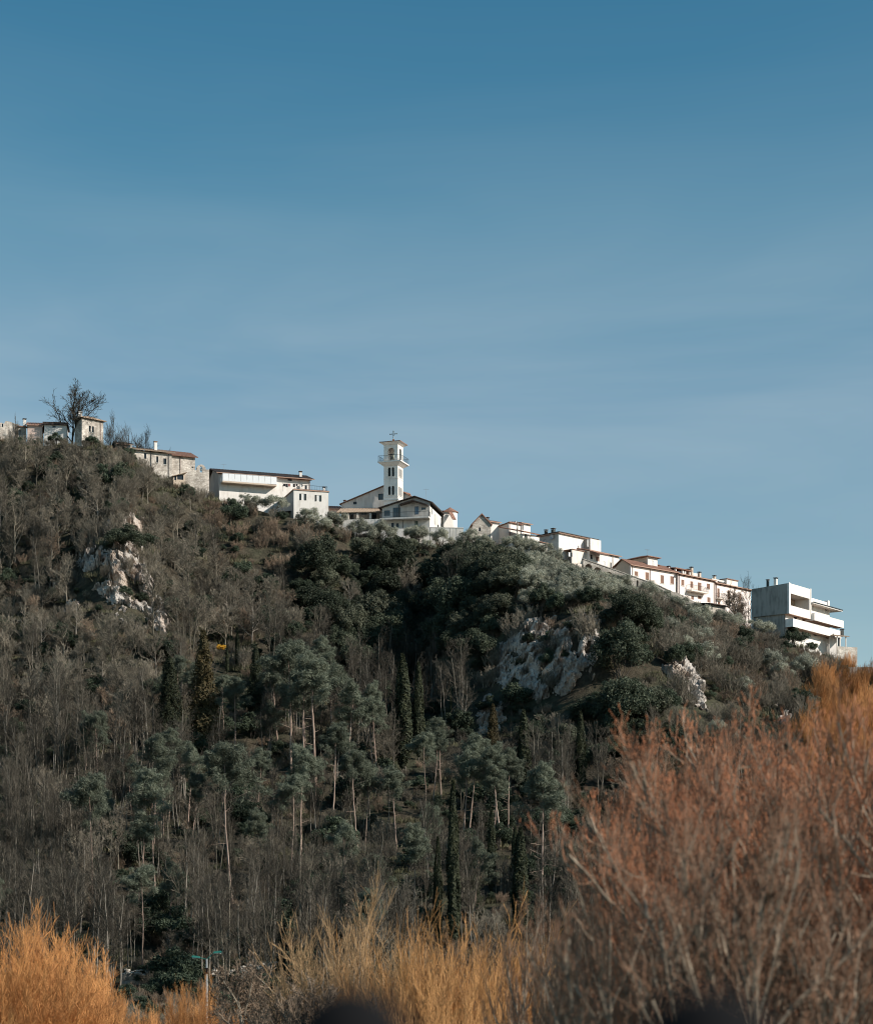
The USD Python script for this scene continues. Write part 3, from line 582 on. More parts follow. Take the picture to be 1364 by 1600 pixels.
ln = h.f.front(); w = ln.t(724); h.add('wall', ln.box(0, w, 0, .4, 82.0, ln.zp(824.5, 680)), 'pale_concrete'); h.add('coping', ln.box(-.05, w + .05, -.06, .46, ln.zp(824.5, 680), ln.zp(824.5, 680) + .1), 'white_plaster')
for k in range(1, 8): h.add('joint_pier', ln.box(w * k / 8 - .06, w * k / 8 + .06, -.035, 0, 82.0, ln.zp(824.5, 680)), 'grey_and_shade_plaster')
h = House('terrace_wall', 'low white terrace wall stepping down before the porch house', 'wall', 536.0, 443.0, -2.0, 84.0)
ln = h.f.front(); h.add('wall', ln.box(0, ln.t(575), 0, .35, 84.0, ln.zp(818.0, 555)), 'white_plaster'); h.add('wall', ln.box(ln.t(575), ln.t(600), 0.02, .37, 84.0, ln.zp(823.5, 588)), 'white_plaster')
h.add('wall', ln.box(ln.t(600), ln.t(641), 0.04, .39, 84.0, ln.zp(826.0, 620)), 'white_clean')
h = House('stone_terrace_wall', 'rough stone retaining wall with olive trees right of the concrete wall', 'wall', 722.0, 442.0, 20.0, 82.0)
ln = h.f.front(); h.add('wall', ln.box(0, ln.t(754), 0, .6, 82.0, ln.zp(833, 735)), 'pale_stone')

# ---------------------------------------------------------------- cube house and long white building
h = House('cube_house', 'small white cube-shaped house with two dark-shuttered windows and roof terrace', 'house', 459.0, 441.0, 17.0, 84.0)
f = h.f; ln = f.front(); w = ln.t(513.3); D = f.depth_to(443.5) ; zt = ln.zp(767.3, 486)
h.shell(w, D, zt, 'white_plaster', {'front': [(471.2, 475.8, 771.5, 781.3, 'leafs_dark pale bare'), (495.2, 499.6, 773.6, 783.2, 'leafs_dark pale bare'), (485.5, 487.5, 794.5, 796, 'dark bare')], 'left': [('t', D - 3.2, D - 1.8, 88.6, 91.2, 'dark door')]}, left_mat='grey_and_shade_plaster')  # grey left wall: its shade is put into the colour
h.add('cornice', f.box(-.15, w + .15, -.15, D + .15, zt, zt + .16), 'soffit'); h.add('roof', f.box(-.1, w + .1, -.1, D + .1, zt + .16, zt + .24), 'terracotta')
zt += .24
h.rail([f.pt(.2, .2, zt), f.pt(w - .2, .2, zt), f.pt(w - .2, D - .2, zt)], .9, gap=.5)
h.chimney(ln.t(510.5), 2.2, zt - .1, zt + 1.0, .22, 'white_plaster', 'dark_tile')
h.add('terrace_roof', f.slab([(ln.t(500), D - 2.5, zt + .2), (w + .2, D - 2.5, zt + .2), (w + .2, D, zt + 1.1), (ln.t(500), D, zt + 1.1)], .1, .06), 'terracotta')
h.add('lean_to', f.slab([(-2.6, D * .25, zt - 4.4), (-.02, D * .25, zt - 4.0), (-.02, D * .9, zt - 3.7), (-2.6, D * .9, zt - 4.1)], .1), 'dark_tile')
h.rail([f.pt(ln.t(446), 1.2, 88.4), f.pt(-.1, .6, 88.4)], 1.6, mat='galvanised', gap=.2)
lines = thing('laundry', f.pt(ln.t(450), 2.5, zt), 'dark washing hung out on the roof terrace of the cube house', 'laundry')
p0, p1 = f.pt(ln.t(447), 3.0, zt + 1.55), f.pt(ln.t(474), 3.0, zt + 1.75)
part(lines, 'line', rod(p0, p1, .012, 4), 'dark_metal')
for k, (t, wd, hh, m) in enumerate([(.10, .45, .5, 'cloth_dark'), (.24, .5, .7, 'cloth_dark'), (.38, .35, .55, 'cloth_red'), (.52, .3, .4, 'plastic_white'), (.66, .45, .65, 'cloth_dark'), (.82, .35, .45, 'cloth_dark')]):
    q = p0 + (p1 - p0) * t; d_ = np.r_[f.u, 0] * wd / 2; e = np.r_[f.v, 0] * .02
    part(lines, 'garment', hexa([q + a * d_ + b * e + np.array([0, 0, -hh if c == 0 else 0]) for c in (0, 1) for b in (-1, 1) for a in (-1, 1)]), m)
for tt in (447, 474): q = f.pt(ln.t(tt), 3.0, zt); part(lines, 'pole', rod(q, q + up * 1.8, .03), 'dark_metal')

h = House('long_house', 'long white building with dark roof and full-width white balcony', 'building', 342.5, 446.0, 19.0, 93.0)
f = h.f; ln = f.front(); w = ln.t(484.5); zt = ln.zp(738.5, 344); D = 10.5
tp = h.gable_u(w, D, zt, 1.75, 'dark_tile', ov=.75, fascia='soffit')
h.shell(w, D, zt, 'white_clean', {'front': [(449.5, 456.5, 746.2, 751.3, 'dark'), (355, 357, 757, 763, 'pale'), (387, 389, 759, 765, 'pale'), (476.5, 479.5, 758, 765, 'door dark'), (441.5, 443, 758, 760, 'dark bare'), (374, 380, 744, 752, 'dark'), (398, 404, 745, 753, 'dark')]}, tops=tp, left_mat='grey_and_shade_plaster')  # left gable painted grey to carry its shade
h.add('cornice', f.box(-.3, w + .3, -.32, 0, zt - .28, zt - .02), 'soffit')
t1, t2 = ln.t(345.3), ln.t(429.5); zs = ln.zp(754.0, 346); zp_ = ln.zp(741.8, 346)
bal = h.add('balcony', f.box(t1, t2, -1.5, 0, zs - .22, zs + .05), 'beige_plaster')
n = 9
for k in range(n):
    a_, b_ = t1 + (t2 - t1) * k / n, t1 + (t2 - t1) * (k + 1) / n
    h.add('panel', f.box(a_ + .03, b_ - .03, -1.5, -1.44, zs + .12, zp_), 'plastic_white')
h.add('panel', f.box(t1, t1 + .06, -1.43, -.05, zs + .12, zp_), 'plastic_white'); h.add('panel', f.box(t2 - .06, t2, -1.43, -.05, zs + .12, zp_), 'plastic_white')
h.add('handrail', cat([rod(f.pt(t1, -1.47, zp_ + .06), f.pt(t2, -1.47, zp_ + .06), .04)]), 'galvanised', bal)
h.pipe(ln, ln.t(483.8), 93.0, zt - .2); h.chimney(ln.t(473.5), 2.0, zt + .2, zt + 1.7, .26, 'white_plaster', 'dark_tile'); antenna(h, f.pt(2.2, 5.2, zt + 1.6), 1.4)
dish(h, ln, ln.t(470), ln.zp(759, 470), .35)

# ---------------------------------------------------------------- stone farmhouse, shed and little bell arch
h = House('farmhouse', 'long pale stone farmhouse with brown tiled roofs and few dark windows', 'house', 204.0, 448.0, 25.0, 97.0)
f = h.f; ln = f.front(); w = ln.t(268.5); zt = ln.zp(706.5, 236); D = 6.0
z0 = ln.zp(699.0, 206); zL = lambda t: z0 + (ln.zp(714.0, 268) - z0) * t / w
h.wall(ln, 0, w, z0 - .5, 'pale_stone', [(225.3, 228.8, 707.5, 716.8, 'dark bare'), (244.2, 247.2, 713, 723, 'dark sill'), (255.3, 259.8, 716.3, 725.7, 'dark sill')])
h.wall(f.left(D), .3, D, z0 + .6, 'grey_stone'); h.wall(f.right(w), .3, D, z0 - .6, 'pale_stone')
h.add('roof', f.slab([(-.4, -.7, z0 - .35), (w + .6, -.7, z0 - .35), (w + .6, D, z0 + 1.5), (-.4, D, z0 + 1.5)], .14, .07), 'tan_tile')
t_, b_ = w + .0, 0
l2 = f.front(4.2); w2 = l2.t(304.8); tA = l2.t(240); ze = l2.zp(713.6, 300)
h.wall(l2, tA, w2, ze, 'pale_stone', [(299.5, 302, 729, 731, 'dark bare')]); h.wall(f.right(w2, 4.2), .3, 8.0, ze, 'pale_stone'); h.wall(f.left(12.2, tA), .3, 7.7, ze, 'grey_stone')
for c in ([(tA - .4, 3.6, ze - .1), (w2 + .5, 3.6, ze - .1), (w2 + .5, 8.2, ze + 1.75), (tA - .4, 8.2, ze + 1.75)], [(tA - .4, 12.8, ze - .1), (w2 + .5, 12.8, ze - .1), (w2 + .5, 8.2, ze + 1.75), (tA - .4, 8.2, ze + 1.75)]):
    h.add('roof', f.slab(c, .15, .07), 'terracotta')
h.pipe(ln, ln.t(263.3), 97.0, z0 - .6, 'dark_metal'); h.pipe(l2, l2.t(281.5), 97.0, ze - .2, 'pipe_brown'); h.pipe(ln, ln.t(236), 100.5, z0 - .6, 'dark_metal')
h.chimney(ln.t(248), 2.2, z0 + .3, z0 + 2.0, .3, 'white_plaster', 'tan_tile')
h = House('open_shed', 'small stone shed with dark open front below the farmhouse', 'shed', 271.0, 440.0, 20.0, 95.0)
f = h.f; ln = f.front(); w = ln.t(289); zt = ln.zp(740, 280)
h.wall(ln, 0, w, [(0, zt - .7), (w, zt + .2)], 'beige_plaster', [(272.5, 275.5, 742, 750, 'dark door'), (277, 286.5, 742, 749.5, 'dark door')])
h.wall(f.right(w), .3, 4.0, zt + .2, 'pale_stone'); h.wall(f.left(4.0), 0, 3.7, zt - .7, 'pale_stone')
h.add('roof', f.slab([(-.3, -.5, zt - .6), (w + .3, -.5, zt + .35), (w + .3, 4.3, zt + .5), (-.3, 4.3, zt - .45)], .12), 'tan_tile')
h = House('chapel_wall', 'sloping pale stone wall with a small arched bell gable beside the farmhouse', 'chapel', 288.5, 441.5, 20.0, 95.0)
f = h.f; ln = f.front(); w = ln.t(327); zc_ = lambda px, r: ln.zp(r, px)
pol = Polygon([(0, 95.0), (w, 95.0), (w, zc_(326, 733.5)), (ln.t(321.5), zc_(321, 733.5)), (ln.t(321.5), zc_(321, 731)), (ln.t(318), zc_(318, 726.6)), (ln.t(314), zc_(314, 725.4)), (ln.t(310), zc_(310, 727)), (ln.t(307.5), zc_(307, 730)), (ln.t(307.5), zc_(307, 734)), (0, zc_(289, 739))])
pol = pol.difference(arch(ln.t(312.4), ln.t(316.4), zc_(314, 738), zc_(314, 728.5)))
h.add('wall', ln.plate(pol, 0, .5), 'pale_stone')
bm = trimesh.creation.revolve(pr[::-1] * .42, sections=14); bm.apply_translation(ln.pt(ln.t(314.4), .25, zc_(314, 734.5))); h.add('bell', bm, 'bronze', smooth=True)
h.add('bell_bar', rod(ln.pt(ln.t(312.4), .25, zc_(314, 731.2)), ln.pt(ln.t(316.4), .25, zc_(314, 731.2)), .04), 'dark_metal')

# ---------------------------------------------------------------- stone tower house and cottages at the left
h = House('stone_tower_house', 'square pale stone house with twin narrow windows on the left ridge', 'house', 128.0, 452.0, 42.0, 108.0)
f = h.f; ln = f.front(); w = ln.t(161.5); zt = ln.zp(653.0, 130); D = f.depth_to(117.0)
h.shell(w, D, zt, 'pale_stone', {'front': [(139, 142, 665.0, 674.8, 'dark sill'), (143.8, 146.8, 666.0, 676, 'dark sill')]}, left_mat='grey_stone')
o = .5; z = zt + .02
V = [f.pt(t, d, z) for t, d in ((-o, -o), (w + o, -o), (w + o, D + o), (-o, D + o))] + [f.pt(t, d, z + .16) for t, d in ((-o, -o), (w + o, -o), (w + o, D + o), (-o, D + o))] + [f.pt(w * .5, D * .5, z + .95)]
h.add('roof', (np.array(V), np.array([[0, 1, 5], [0, 5, 4], [1, 2, 6], [1, 6, 5], [2, 3, 7], [2, 7, 6], [3, 0, 4], [3, 4, 7], [4, 5, 8], [5, 6, 8], [6, 7, 8], [7, 4, 8], [0, 2, 1], [0, 3, 2]])), 'tan_tile')
h.pipe(ln, ln.t(156.6), 108.0, zt - .1); h.chimney(ln.t(129), 1.2, zt - .1, zt + 1.2, .42, 'white_plaster', 'pale_concrete')
h.add('aerial_pole', rod(f.pt(-.6, D * .75, 110.0), f.pt(-.6, D * .75, zt + 3.4), .045), 'pale_bark')
h = House('ruined_cottage', 'broken-topped stone cottage at the far left edge of the ridge', 'cottage', -8.0, 452.0, 20.0, 110.0)
f = h.f; ln = f.front(); w = ln.t(41); zz = lambda px, r: (ln.t(px), ln.zp(r, px))
h.wall(ln, 0, w, [zz(-8, 664), zz(2, 660), zz(6, 662), zz(9, 657.5), zz(15, 658.5), zz(24, 662), zz(29, 663), zz(31, 667), zz(41, 668)], 'pale_stone', [(3, 5, 662, 667, 'dark bare'), (30, 32.2, 672, 679, 'dark bare')])
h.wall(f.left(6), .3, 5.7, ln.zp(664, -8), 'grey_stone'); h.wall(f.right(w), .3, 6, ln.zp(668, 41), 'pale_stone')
h.add('roof', f.slab([(ln.t(28), -.3, ln.zp(666, 34)), (w + .3, -.3, ln.zp(666.5, 40)), (w + .3, 6, ln.zp(662, 40)), (ln.t(28), 6, ln.zp(661.5, 34))], .14, .07), 'terracotta')
h.chimney(ln.t(39.5), 1.0, ln.zp(666, 40), ln.zp(654.5, 40), .3, 'white_clean', 'dark_tile')
h = House('red_roof_house', 'low house showing only a reddish tiled roof between ruin and tower house', 'house', 43.0, 453.0, 8.0, 110.0)
f = h.f; ln = f.front(); w = ln.t(66); zt = ln.zp(664.5, 52); h.shell(w, 6, zt, 'pink_plaster', {}, tops=h.gable_u(w, 6, zt, 1.1, 'terracotta', ov=.3))
h = House('flat_roof_house', 'low grey flat-roofed house with pale wall left of the tower house', 'house', 69.0, 453.0, 6.0, 110.0)
f = h.f; ln = f.front(); w = ln.t(104); zt = ln.zp(664.0, 86)
h.shell(w, 6, zt, 'white_plaster', {'front': [(82, 87, 664.8, 668, 'dark bare')]}); h.add('roof', f.box(-.3, w + .3, -.4, 6.3, zt, zt + .55), 'dark_tile')
h = House('ivy_shed', 'low ivy-covered tiled shed between the tower house and the farmhouse', 'shed', 183.0, 451.0, 22.0, 102.0)
f = h.f; ln = f.front(); w = ln.t(206); zt = ln.zp(694.5, 195); h.shell(w, 4.5, zt, 'grey_stone', {}, tops=h.gable_u(w, 4.5, zt, .8, 'dark_tile', ov=.3))

# ---------------------------------------------------------------- houses right of the church
def small(name, label, px0, px1, Y, a, D, row_e, rise, mat, roof, holes={}, gv=False, zb=80.0, ct='house', left_mat=None, apex=.5, ov=.4):
    h = House(name, label, ct, px0, Y, a, zb); f = h.f; ln = f.front(); w = ln.t(px1); zt = ln.zp(row_e, (px0 + px1) / 2)
    tp = (h.gable_v(w, D, zt, rise, roof, ov=ov, apex=apex) if gv else h.gable_u(w, D, zt, rise, roof, ov=ov)) if rise else {}
    h.shell(w, D, zt, mat, holes, tops=tp, left_mat=left_mat)
    return h, f, ln, w, zt
small('pink_gable_house', 'pinkish stone house with a plain gable behind olive trees', 738.5, 767, 450, 6, 8, 819, 2.0, 'pale_stone', 'terracotta', {'front': [(748, 751, 824, 830, 'dark')]}, True, ov=.3)
h, f, ln, w, zt = small('tiny_white_house', 'tiny white house with red roof edge and dark chimney above the olives', 766, 780.5, 453, 30, 5, 816.5, .7, 'white_clean', 'terracotta', left_mat='cream_plaster', ov=.3)
h.chimney(.3, 1.5, zt, zt + 1.0, .22, 'dark_shutter', 'dark_tile')
h, f, ln, w, zt = small('tall_white_gable', 'white house with slanting roof and vent pipes on the crowded skyline', 795, 813, 452, 44, 7, 818.5, 0, 'white_clean', 'terracotta', {'front': [(807, 809, 826, 831, 'dark')]}, left_mat='cream_plaster')
h.add('roof', f.slab([(-.3, -.4, zt + .15), (w + .4, -.4, zt + .15), (w + .4, 7.2, zt - 1.0), (-.3, 7.2, zt - 1.0)], .14, .07), 'terracotta'); h.pipe(ln, .2, 84.0, zt - .1)
h.add('vent_pipe', rod(f.pt(w * .9, 1, zt - .2), f.pt(w * .9, 1, zt + .9), .2, 8), 'galvanised')
h, f, ln, w, zt = small('far_white_house', 'small white house with dark stair opening behind the others', 815, 829, 457, 40, 6, 819.0, .6, 'white_clean', 'terracotta', {'front': [(815.6, 817.8, 818.2, 828, 'dark door')]}, left_mat='grey_and_shade_plaster', ov=.3)
h, f, ln, w, zt = small('striped_roof_house', 'white house with broad striped tile roof left of the corner house', 816.5, 846.5, 445, 40, 6, 836.0, 0, 'white_clean', 'terracotta', {'front': [(819.5, 824, 835.5, 844, 'dark')]}, left_mat='grey_and_shade_plaster')
h.wall(f.left(5.7, -.02), -.02, 5.6, zt - .1, 'grey_and_shade_plaster', zb=80.0)
h.add('roof', f.slab([(-.6, -1.0, zt + .2), (w + .3, -.3, zt + .2), (w + .3, 6.4, zt + 2.2), (-.6, 6.4, zt + 2.2)], .16, .10, .5), 'terracotta'); antenna(h, f.pt(w * .7, 5.5, zt + 1.8), 1.6)
h, f, ln, w, zt = small('low_grey_house', 'low grey house with a satellite dish left of the corner house', 812.5, 843, 441, -30, 5, 849.0, 0, 'grey_and_shade_plaster', 'dark_tile', {'front': [(829.5, 832.5, 851, 855, 'dark'), (836.5, 839, 850, 855.5, 'dark'), (823, 829.5, 857, 864, 'door dark')]})
h.add('roof', f.slab([(-.3, -.5, zt + .1), (w + .3, -.5, zt + .1), (w + .3, 5.2, zt + .5), (-.3, 5.2, zt + .5)], .12), 'terracotta'); dish(h, ln, ln.t(824.5), ln.zp(852, 824.5), .55)
h.add('gate_post', ln.box(ln.t(830.5), ln.t(833.2), -1.2, -.8, 80.0, ln.zp(853, 832)), 'white_clean')
single('utility_pole', tubes(np.array([[P(808, 870, 440), P(808.5, 815, 440)]]), np.array([[.12, .09]]), 7), 'pale_bark', 'thin pale utility pole in front of the striped roof house', 'pole')

# corner house: shade of the left side painted in as grey plaster, bright front
h = House('corner_house', 'tall white corner house with grey shaded side and flat brown-edged roof', 'house', 873.0, 441.0, 45.0, 78.0)
f = h.f; ln = f.front(); w = ln.t(931.0); D = f.depth_to(842.5); zt = ln.zp(833.0, 875); lf = f.left(D)
h.shell(w, D, zt, 'white_clean', {'front': [(917.8, 919.6, 844, 854, 'pale'), ], 'left': [(848.0, 852.5, 843.5, 853, 'pale dark')]}, left_mat='grey_and_shade_plaster')
h.add('roof', f.box(-.45, w + .45, -.5, D + .45, zt + .02, zt + .22), 'dark_tile'); h.add('eave', f.box(-.4, w + .4, -.42, D + .4, zt - .12, zt + .02), 'soffit')
t0 = ln.t(912.0)
h.wall(f.front(-1.8), t0, w - .5, zt - .35, 'white_clean', [(917.8, 919.3, 843, 854, 'pale')]); h.wall(f.left(0, t0), 0, 1.5, zt - .35, 'stained_shaded_concrete'); h.wall(f.right(w - .5, -1.8), .3, 1.8, zt - .35, 'white_clean')  # bay side given dark concrete, painting in its shade
dish(h, lf, lf.t(864), lf.zp(839.5, 864), .5); h.chimney(ln.t(868) if False else .6, D * .75, zt + .2, zt + 1.0, .25, 'dark_shutter', 'dark_tile'); h.chimney(1.0, D * .45, zt + .2, zt + 1.1, .32, 'dark_shutter', 'dark_tile')
# lower storey in front
h.wall(f.front(-2.2), ln.t(881), ln.t(911.5), ln.zp(862.5, 890), 'cream_plaster', [(888.5, 891, 863, 869.5, 'pale'), (891.8, 894.3, 863.5, 870, 'dark')], zb=76.0); h.add('coping', f.box(ln.t(881) - .1, ln.t(911.5), -2.35, 0, ln.zp(862.5, 890), ln.zp(862.5, 890) + .12), 'terracotta')
h = House('white_wing', 'low white house with red-tiled porch between corner house and pink row', 'house', 921.0, 443.0, 46.0, 76.0)
f = h.f; ln = f.front(); w = ln.t(967.5); zt = ln.zp(864.5, 940); 
tp = h.gable_u(w, 6.0, zt, .7, 'terracotta', ov=.35); h.shell(w, 6.0, zt, 'white_clean', {'front': [(931, 936.5, 870, 877, 'brown'), (953.3, 955.5, 879, 888, 'dark door'), (942, 946, 877, 884, 'pale'), (922.5, 926, 867, 874, 'dark')]}, tops=tp, left_mat='cream_plaster')
h.add('porch_roof', f.slab([(-.4, -2.2, ln.zp(866.5, 925)), (ln.t(938), -2.2, ln.zp(866.5, 925)), (ln.t(938), 0, ln.zp(861, 925)), (-.4, 0, ln.zp(861, 925))], .12, .07), 'terracotta'); h.pipe(ln, ln.t(957), 78.0, zt - .2)

# ---------------------------------------------------------------- pink row
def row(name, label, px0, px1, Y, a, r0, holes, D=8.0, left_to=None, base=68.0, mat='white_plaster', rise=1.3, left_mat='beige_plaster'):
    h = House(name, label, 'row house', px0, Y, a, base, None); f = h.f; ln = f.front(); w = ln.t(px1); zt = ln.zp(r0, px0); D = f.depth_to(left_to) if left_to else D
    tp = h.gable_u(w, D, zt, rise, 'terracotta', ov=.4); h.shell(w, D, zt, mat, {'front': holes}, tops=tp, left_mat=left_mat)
    h.add('cornice', f.box(-.1, w + .1, -.2, 0, zt - .22, zt - .05), 'terracotta')
    return h, f, ln, w, zt, D
plaster('rosy_plaster', (0.80, 0.70, 0.65), (0.58, 0.47, 0.42), .45)
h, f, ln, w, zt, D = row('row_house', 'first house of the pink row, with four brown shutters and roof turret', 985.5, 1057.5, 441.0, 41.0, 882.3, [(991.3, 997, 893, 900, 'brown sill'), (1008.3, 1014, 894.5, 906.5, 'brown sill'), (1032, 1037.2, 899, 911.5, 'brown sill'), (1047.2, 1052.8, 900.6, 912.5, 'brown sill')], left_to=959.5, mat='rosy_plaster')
f2 = Frame(1012, f.pt(ln.t(1012), 2.2, 0)[1], 41.0); l2 = f2.front(); w2 = l2.t(1027.2); D2 = f2.depth_to(976); zt2 = l2.zp(870.5, 1014); t_off = ln.t(1012)
q = h.f; h.f = f2
h.shell(w2, D2, zt2, 'white_plaster', {'front': [(1017.6, 1021.6, 876, 885.5, 'arch pale')]}, zb=zt - .5, left_mat='beige_plaster')
o = .6; V = [f2.pt(t, d, zt2 + z) for z in (0.02, .16) for t, d in ((-o, -o), (w2 + o, -o), (w2 + o, D2 + o), (-o, D2 + o))] + [f2.pt(w2 / 2, D2 / 2, zt2 + .8)]
h.add('turret_roof', (np.array(V), np.array([[0, 1, 5], [0, 5, 4], [1, 2, 6], [1, 6, 5], [2, 3, 7], [2, 7, 6], [3, 0, 4], [3, 4, 7], [4, 5, 8], [5, 6, 8], [6, 7, 8], [7, 4, 8], [0, 2, 1], [0, 3, 2]])), 'terracotta'); antenna(h, f2.pt(.3, .4, zt2 + .2), 1.4)
h.f = q; h.pipe(ln, ln.t(1015.5), 72.0, zt - .2); h.pipe(ln, ln.t(988), 72.0, zt - .2); h.pipe(ln, ln.t(1056.8), 70.0, zt - .2)
h.chimney(ln.t(1038), 2.0, zt + .3, zt + 1.1, .35, 'dark_shutter', 'terracotta'); h.chimney(ln.t(1054), 1.6, zt + .2, zt + 1.2, .22, 'white_plaster', 'dark_tile')
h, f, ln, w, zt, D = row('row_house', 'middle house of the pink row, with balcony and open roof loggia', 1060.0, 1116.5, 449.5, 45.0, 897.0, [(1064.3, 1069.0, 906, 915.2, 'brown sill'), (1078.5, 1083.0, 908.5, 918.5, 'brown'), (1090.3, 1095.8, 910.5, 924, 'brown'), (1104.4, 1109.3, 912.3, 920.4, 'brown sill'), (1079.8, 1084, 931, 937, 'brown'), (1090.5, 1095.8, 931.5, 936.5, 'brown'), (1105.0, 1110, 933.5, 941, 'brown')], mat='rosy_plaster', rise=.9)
zs = ln.zp(924.5, 1086); t1, t2 = ln.t(1072.5), ln.t(1099.8); bal = h.add('balcony', f.box(t1, t2, -1.3, 0, zs - .28, zs), 'cream_plaster'); h.rail([f.pt(t1, -.05, zs), f.pt(t1, -1.22, zs), f.pt(t2, -1.22, zs), f.pt(t2, -.05, zs)], 1.0, gap=.2, parent=bal)
lg0, lg1 = ln.t(1060), ln.t(1083); zl = zt + .25
h.add('loggia_roof', f.slab([(lg0 - .4, .4, zl + 1.1), (lg1 + .3, .4, zl + 1.1), (lg1 + .3, 5.0, zl + 1.7), (lg0 - .4, 5.0, zl + 1.7)], .14, .07), 'terracotta')
for t in (lg0 + .15, (lg0 + lg1) / 2, lg1 - .15): h.add('loggia_post', f.box(t - .18, t + .18, .7, 1.1, zl - .1, zl + 1.08), 'white_plaster')
h.add('loggia_wall', f.box(lg0, lg1, 4.2, 4.5, zl - .3, zl + 1.5), 'beige_plaster'); h.add('attic', f.box(ln.t(1090), ln.t(1116), 3.6, 7.0, zt, zt + 1.9), 'white_plaster')
for px, hh in ((1086.5, 1.7), (1092, 2.3), (1104.5, 1.6)): h.chimney(ln.t(px), 2.0, zt + .2, zt + hh, .27, 'beige_plaster', 'dark_tile')
h.pipe(ln, ln.t(1061.3), 69.0, zt - .2); h.pipe(ln, ln.t(1115.3), 68.0, zt - .2)
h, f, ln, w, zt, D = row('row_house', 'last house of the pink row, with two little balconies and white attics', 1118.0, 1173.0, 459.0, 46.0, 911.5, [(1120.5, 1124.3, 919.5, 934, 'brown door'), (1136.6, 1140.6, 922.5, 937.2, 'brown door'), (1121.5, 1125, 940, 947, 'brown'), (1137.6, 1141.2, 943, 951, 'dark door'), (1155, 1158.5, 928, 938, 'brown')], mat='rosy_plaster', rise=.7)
for px0, px1, r in ((1118.5, 1127, 937.5), (1134.8, 1143, 940.5)):
    t1, t2, zs = ln.t(px0), ln.t(px1), ln.zp(r - 3, px0); bal = h.add('balcony', f.box(t1, t2, -.9, 0, zs - .2, zs), 'cream_plaster'); h.rail([f.pt(t1, -.05, zs), f.pt(t1, -.83, zs), f.pt(t2, -.83, zs), f.pt(t2, -.05, zs)], 1.0, gap=.2, parent=bal)
h.add('attic', f.box(ln.t(1122), ln.t(1141), 1.6, 5.0, zt, zt + 1.35), 'white_clean'); h.add('attic', f.box(ln.t(1142.5), ln.t(1160), 1.2, 5.0, zt, zt + 1.75), 'cream_plaster'); h.add('attic_roof', f.box(ln.t(1142) , ln.t(1160.6), 1.0, 5.2, zt + 1.75, zt + 1.9), 'terracotta')
h.add('panel', f.slab([(ln.t(1131), 1.0, zt + .7), (ln.t(1141), 1.0, zt + .7), (ln.t(1141), 2.6, zt + 1.7), (ln.t(1131), 2.6, zt + 1.7)], .08), 'window_glass'); h.chimney(ln.t(1128), 2.0, zt + .2, zt + 1.9, .26, 'beige_plaster', 'dark_tile')
h.pipe(ln, ln.t(1119), 68.0, zt - .2); h.pipe(ln, ln.t(1147.5), 67.0, zt - .2)

# street wall with arches running down below the row
h = House('street_wall', 'long stone street wall with arched niches descending below the pink row', 'wall', 911.0, 437.0, 9.0, 70.0)
f = h.f; ln = f.front(); w = ln.t(1112); zz = lambda px, r: (ln.t(px), ln.zp(r, px))
pol = Polygon([(0, 66.0), (w, 64.0)] + [zz(1112, 957), zz(1075, 938), zz(1030, 916), zz(990, 901.5), zz(940, 884), zz(911, 874)])
for px0, px1, r0, r1 in ((914, 925, 881, 896), (928, 939, 886, 899), (944, 957, 893, 905), (975.5, 979, 901, 912), (994.5, 997.5, 906.5, 917), (1013, 1016.4, 913, 923)):
    pol = pol.difference(arch(ln.t(px0), ln.t(px1), ln.zp(r1, px0), ln.zp(r0, px0)))
h.add('wall', ln.plate(pol, 0, .9), 'pale_stone'); h.add('niche_back', ln.plate(Polygon([zz(911, 905), zz(1020, 945), zz(1020, 914), zz(990, 904.5), zz(940, 887), zz(911, 877)]), .92, 1.2), 'grey_stone')
cp = [zz(911, 873.5), zz(940, 883.5), zz(990, 901), zz(1030, 915.5), zz(1075, 937.5), zz(1112, 956.5)]
for (a0, b0), (a1, b1) in zip(cp[:-1], cp[1:]): h.add('coping', f.slab([(a0, -.08, b0 + .12), (a1, -.08, b1 + .12), (a1, .98, b1 + .12), (a0, .98, b0 + .12)], .14), 'pale_stone')
h = House('lower_stone_wall', 'rough stone wall under the balcony of the pink row', 'wall', 1048.0, 433.0, 12.0, 64.0)
ln = h.f.front(); h.add('wall', ln.plate(Polygon([(0, 62.0), (ln.t(1112), 62.0), (ln.t(1112), ln.zp(951, 1112)), (ln.t(1085), ln.zp(940, 1085)), (ln.t(1058), ln.zp(926, 1058)), (0, ln.zp(924, 1048))]), 0, .7), 'pale_stone')

h = House('stone_shed', 'stone shed with dark open front and thin sloping roof below the row', 'shed', 1108.0, 428.0, 42.0, 60.0)
f = h.f; ln = f.front(); w = ln.t(1133.5); D = f.depth_to(1074.5); zt = ln.zp(944.5, 1110); lf = f.left(D)
h.shell(w, D, zt, 'pale_stone', {'front': [(1111, 1113.4, 949, 952.5, 'dark bare'), (1119, 1121, 952.5, 956, 'dark bare')], 'left': [('t', .5, D - .5, ln.zp(972, 1108), zt - .3, 'dark bare green')]})  # dark sheet fills the left opening in place of the shade within
h.add('roof', f.slab([(-.6, -.7, zt + .15), (w + .5, -.7, zt + .15), (w + .5, D + .5, zt + .75), (-.6, D + .5, zt + .75)], .16), 'dark_tile')
h = House('garden_wall_block', 'crumbling stone garden wall stub below the stone shed', 'wall', 1132.0, 418.0, 30.0, 56.0)
ln = h.f.front(); h.add('wall', ln.plate(Polygon([(0, 54.0), (ln.t(1168), 54.0), (ln.t(1168), ln.zp(992, 1168)), (ln.t(1160), ln.zp(990, 1160)), (ln.t(1148), ln.zp(985, 1148)), (0, ln.zp(984, 1132))]), 0, .6), 'pale_stone')

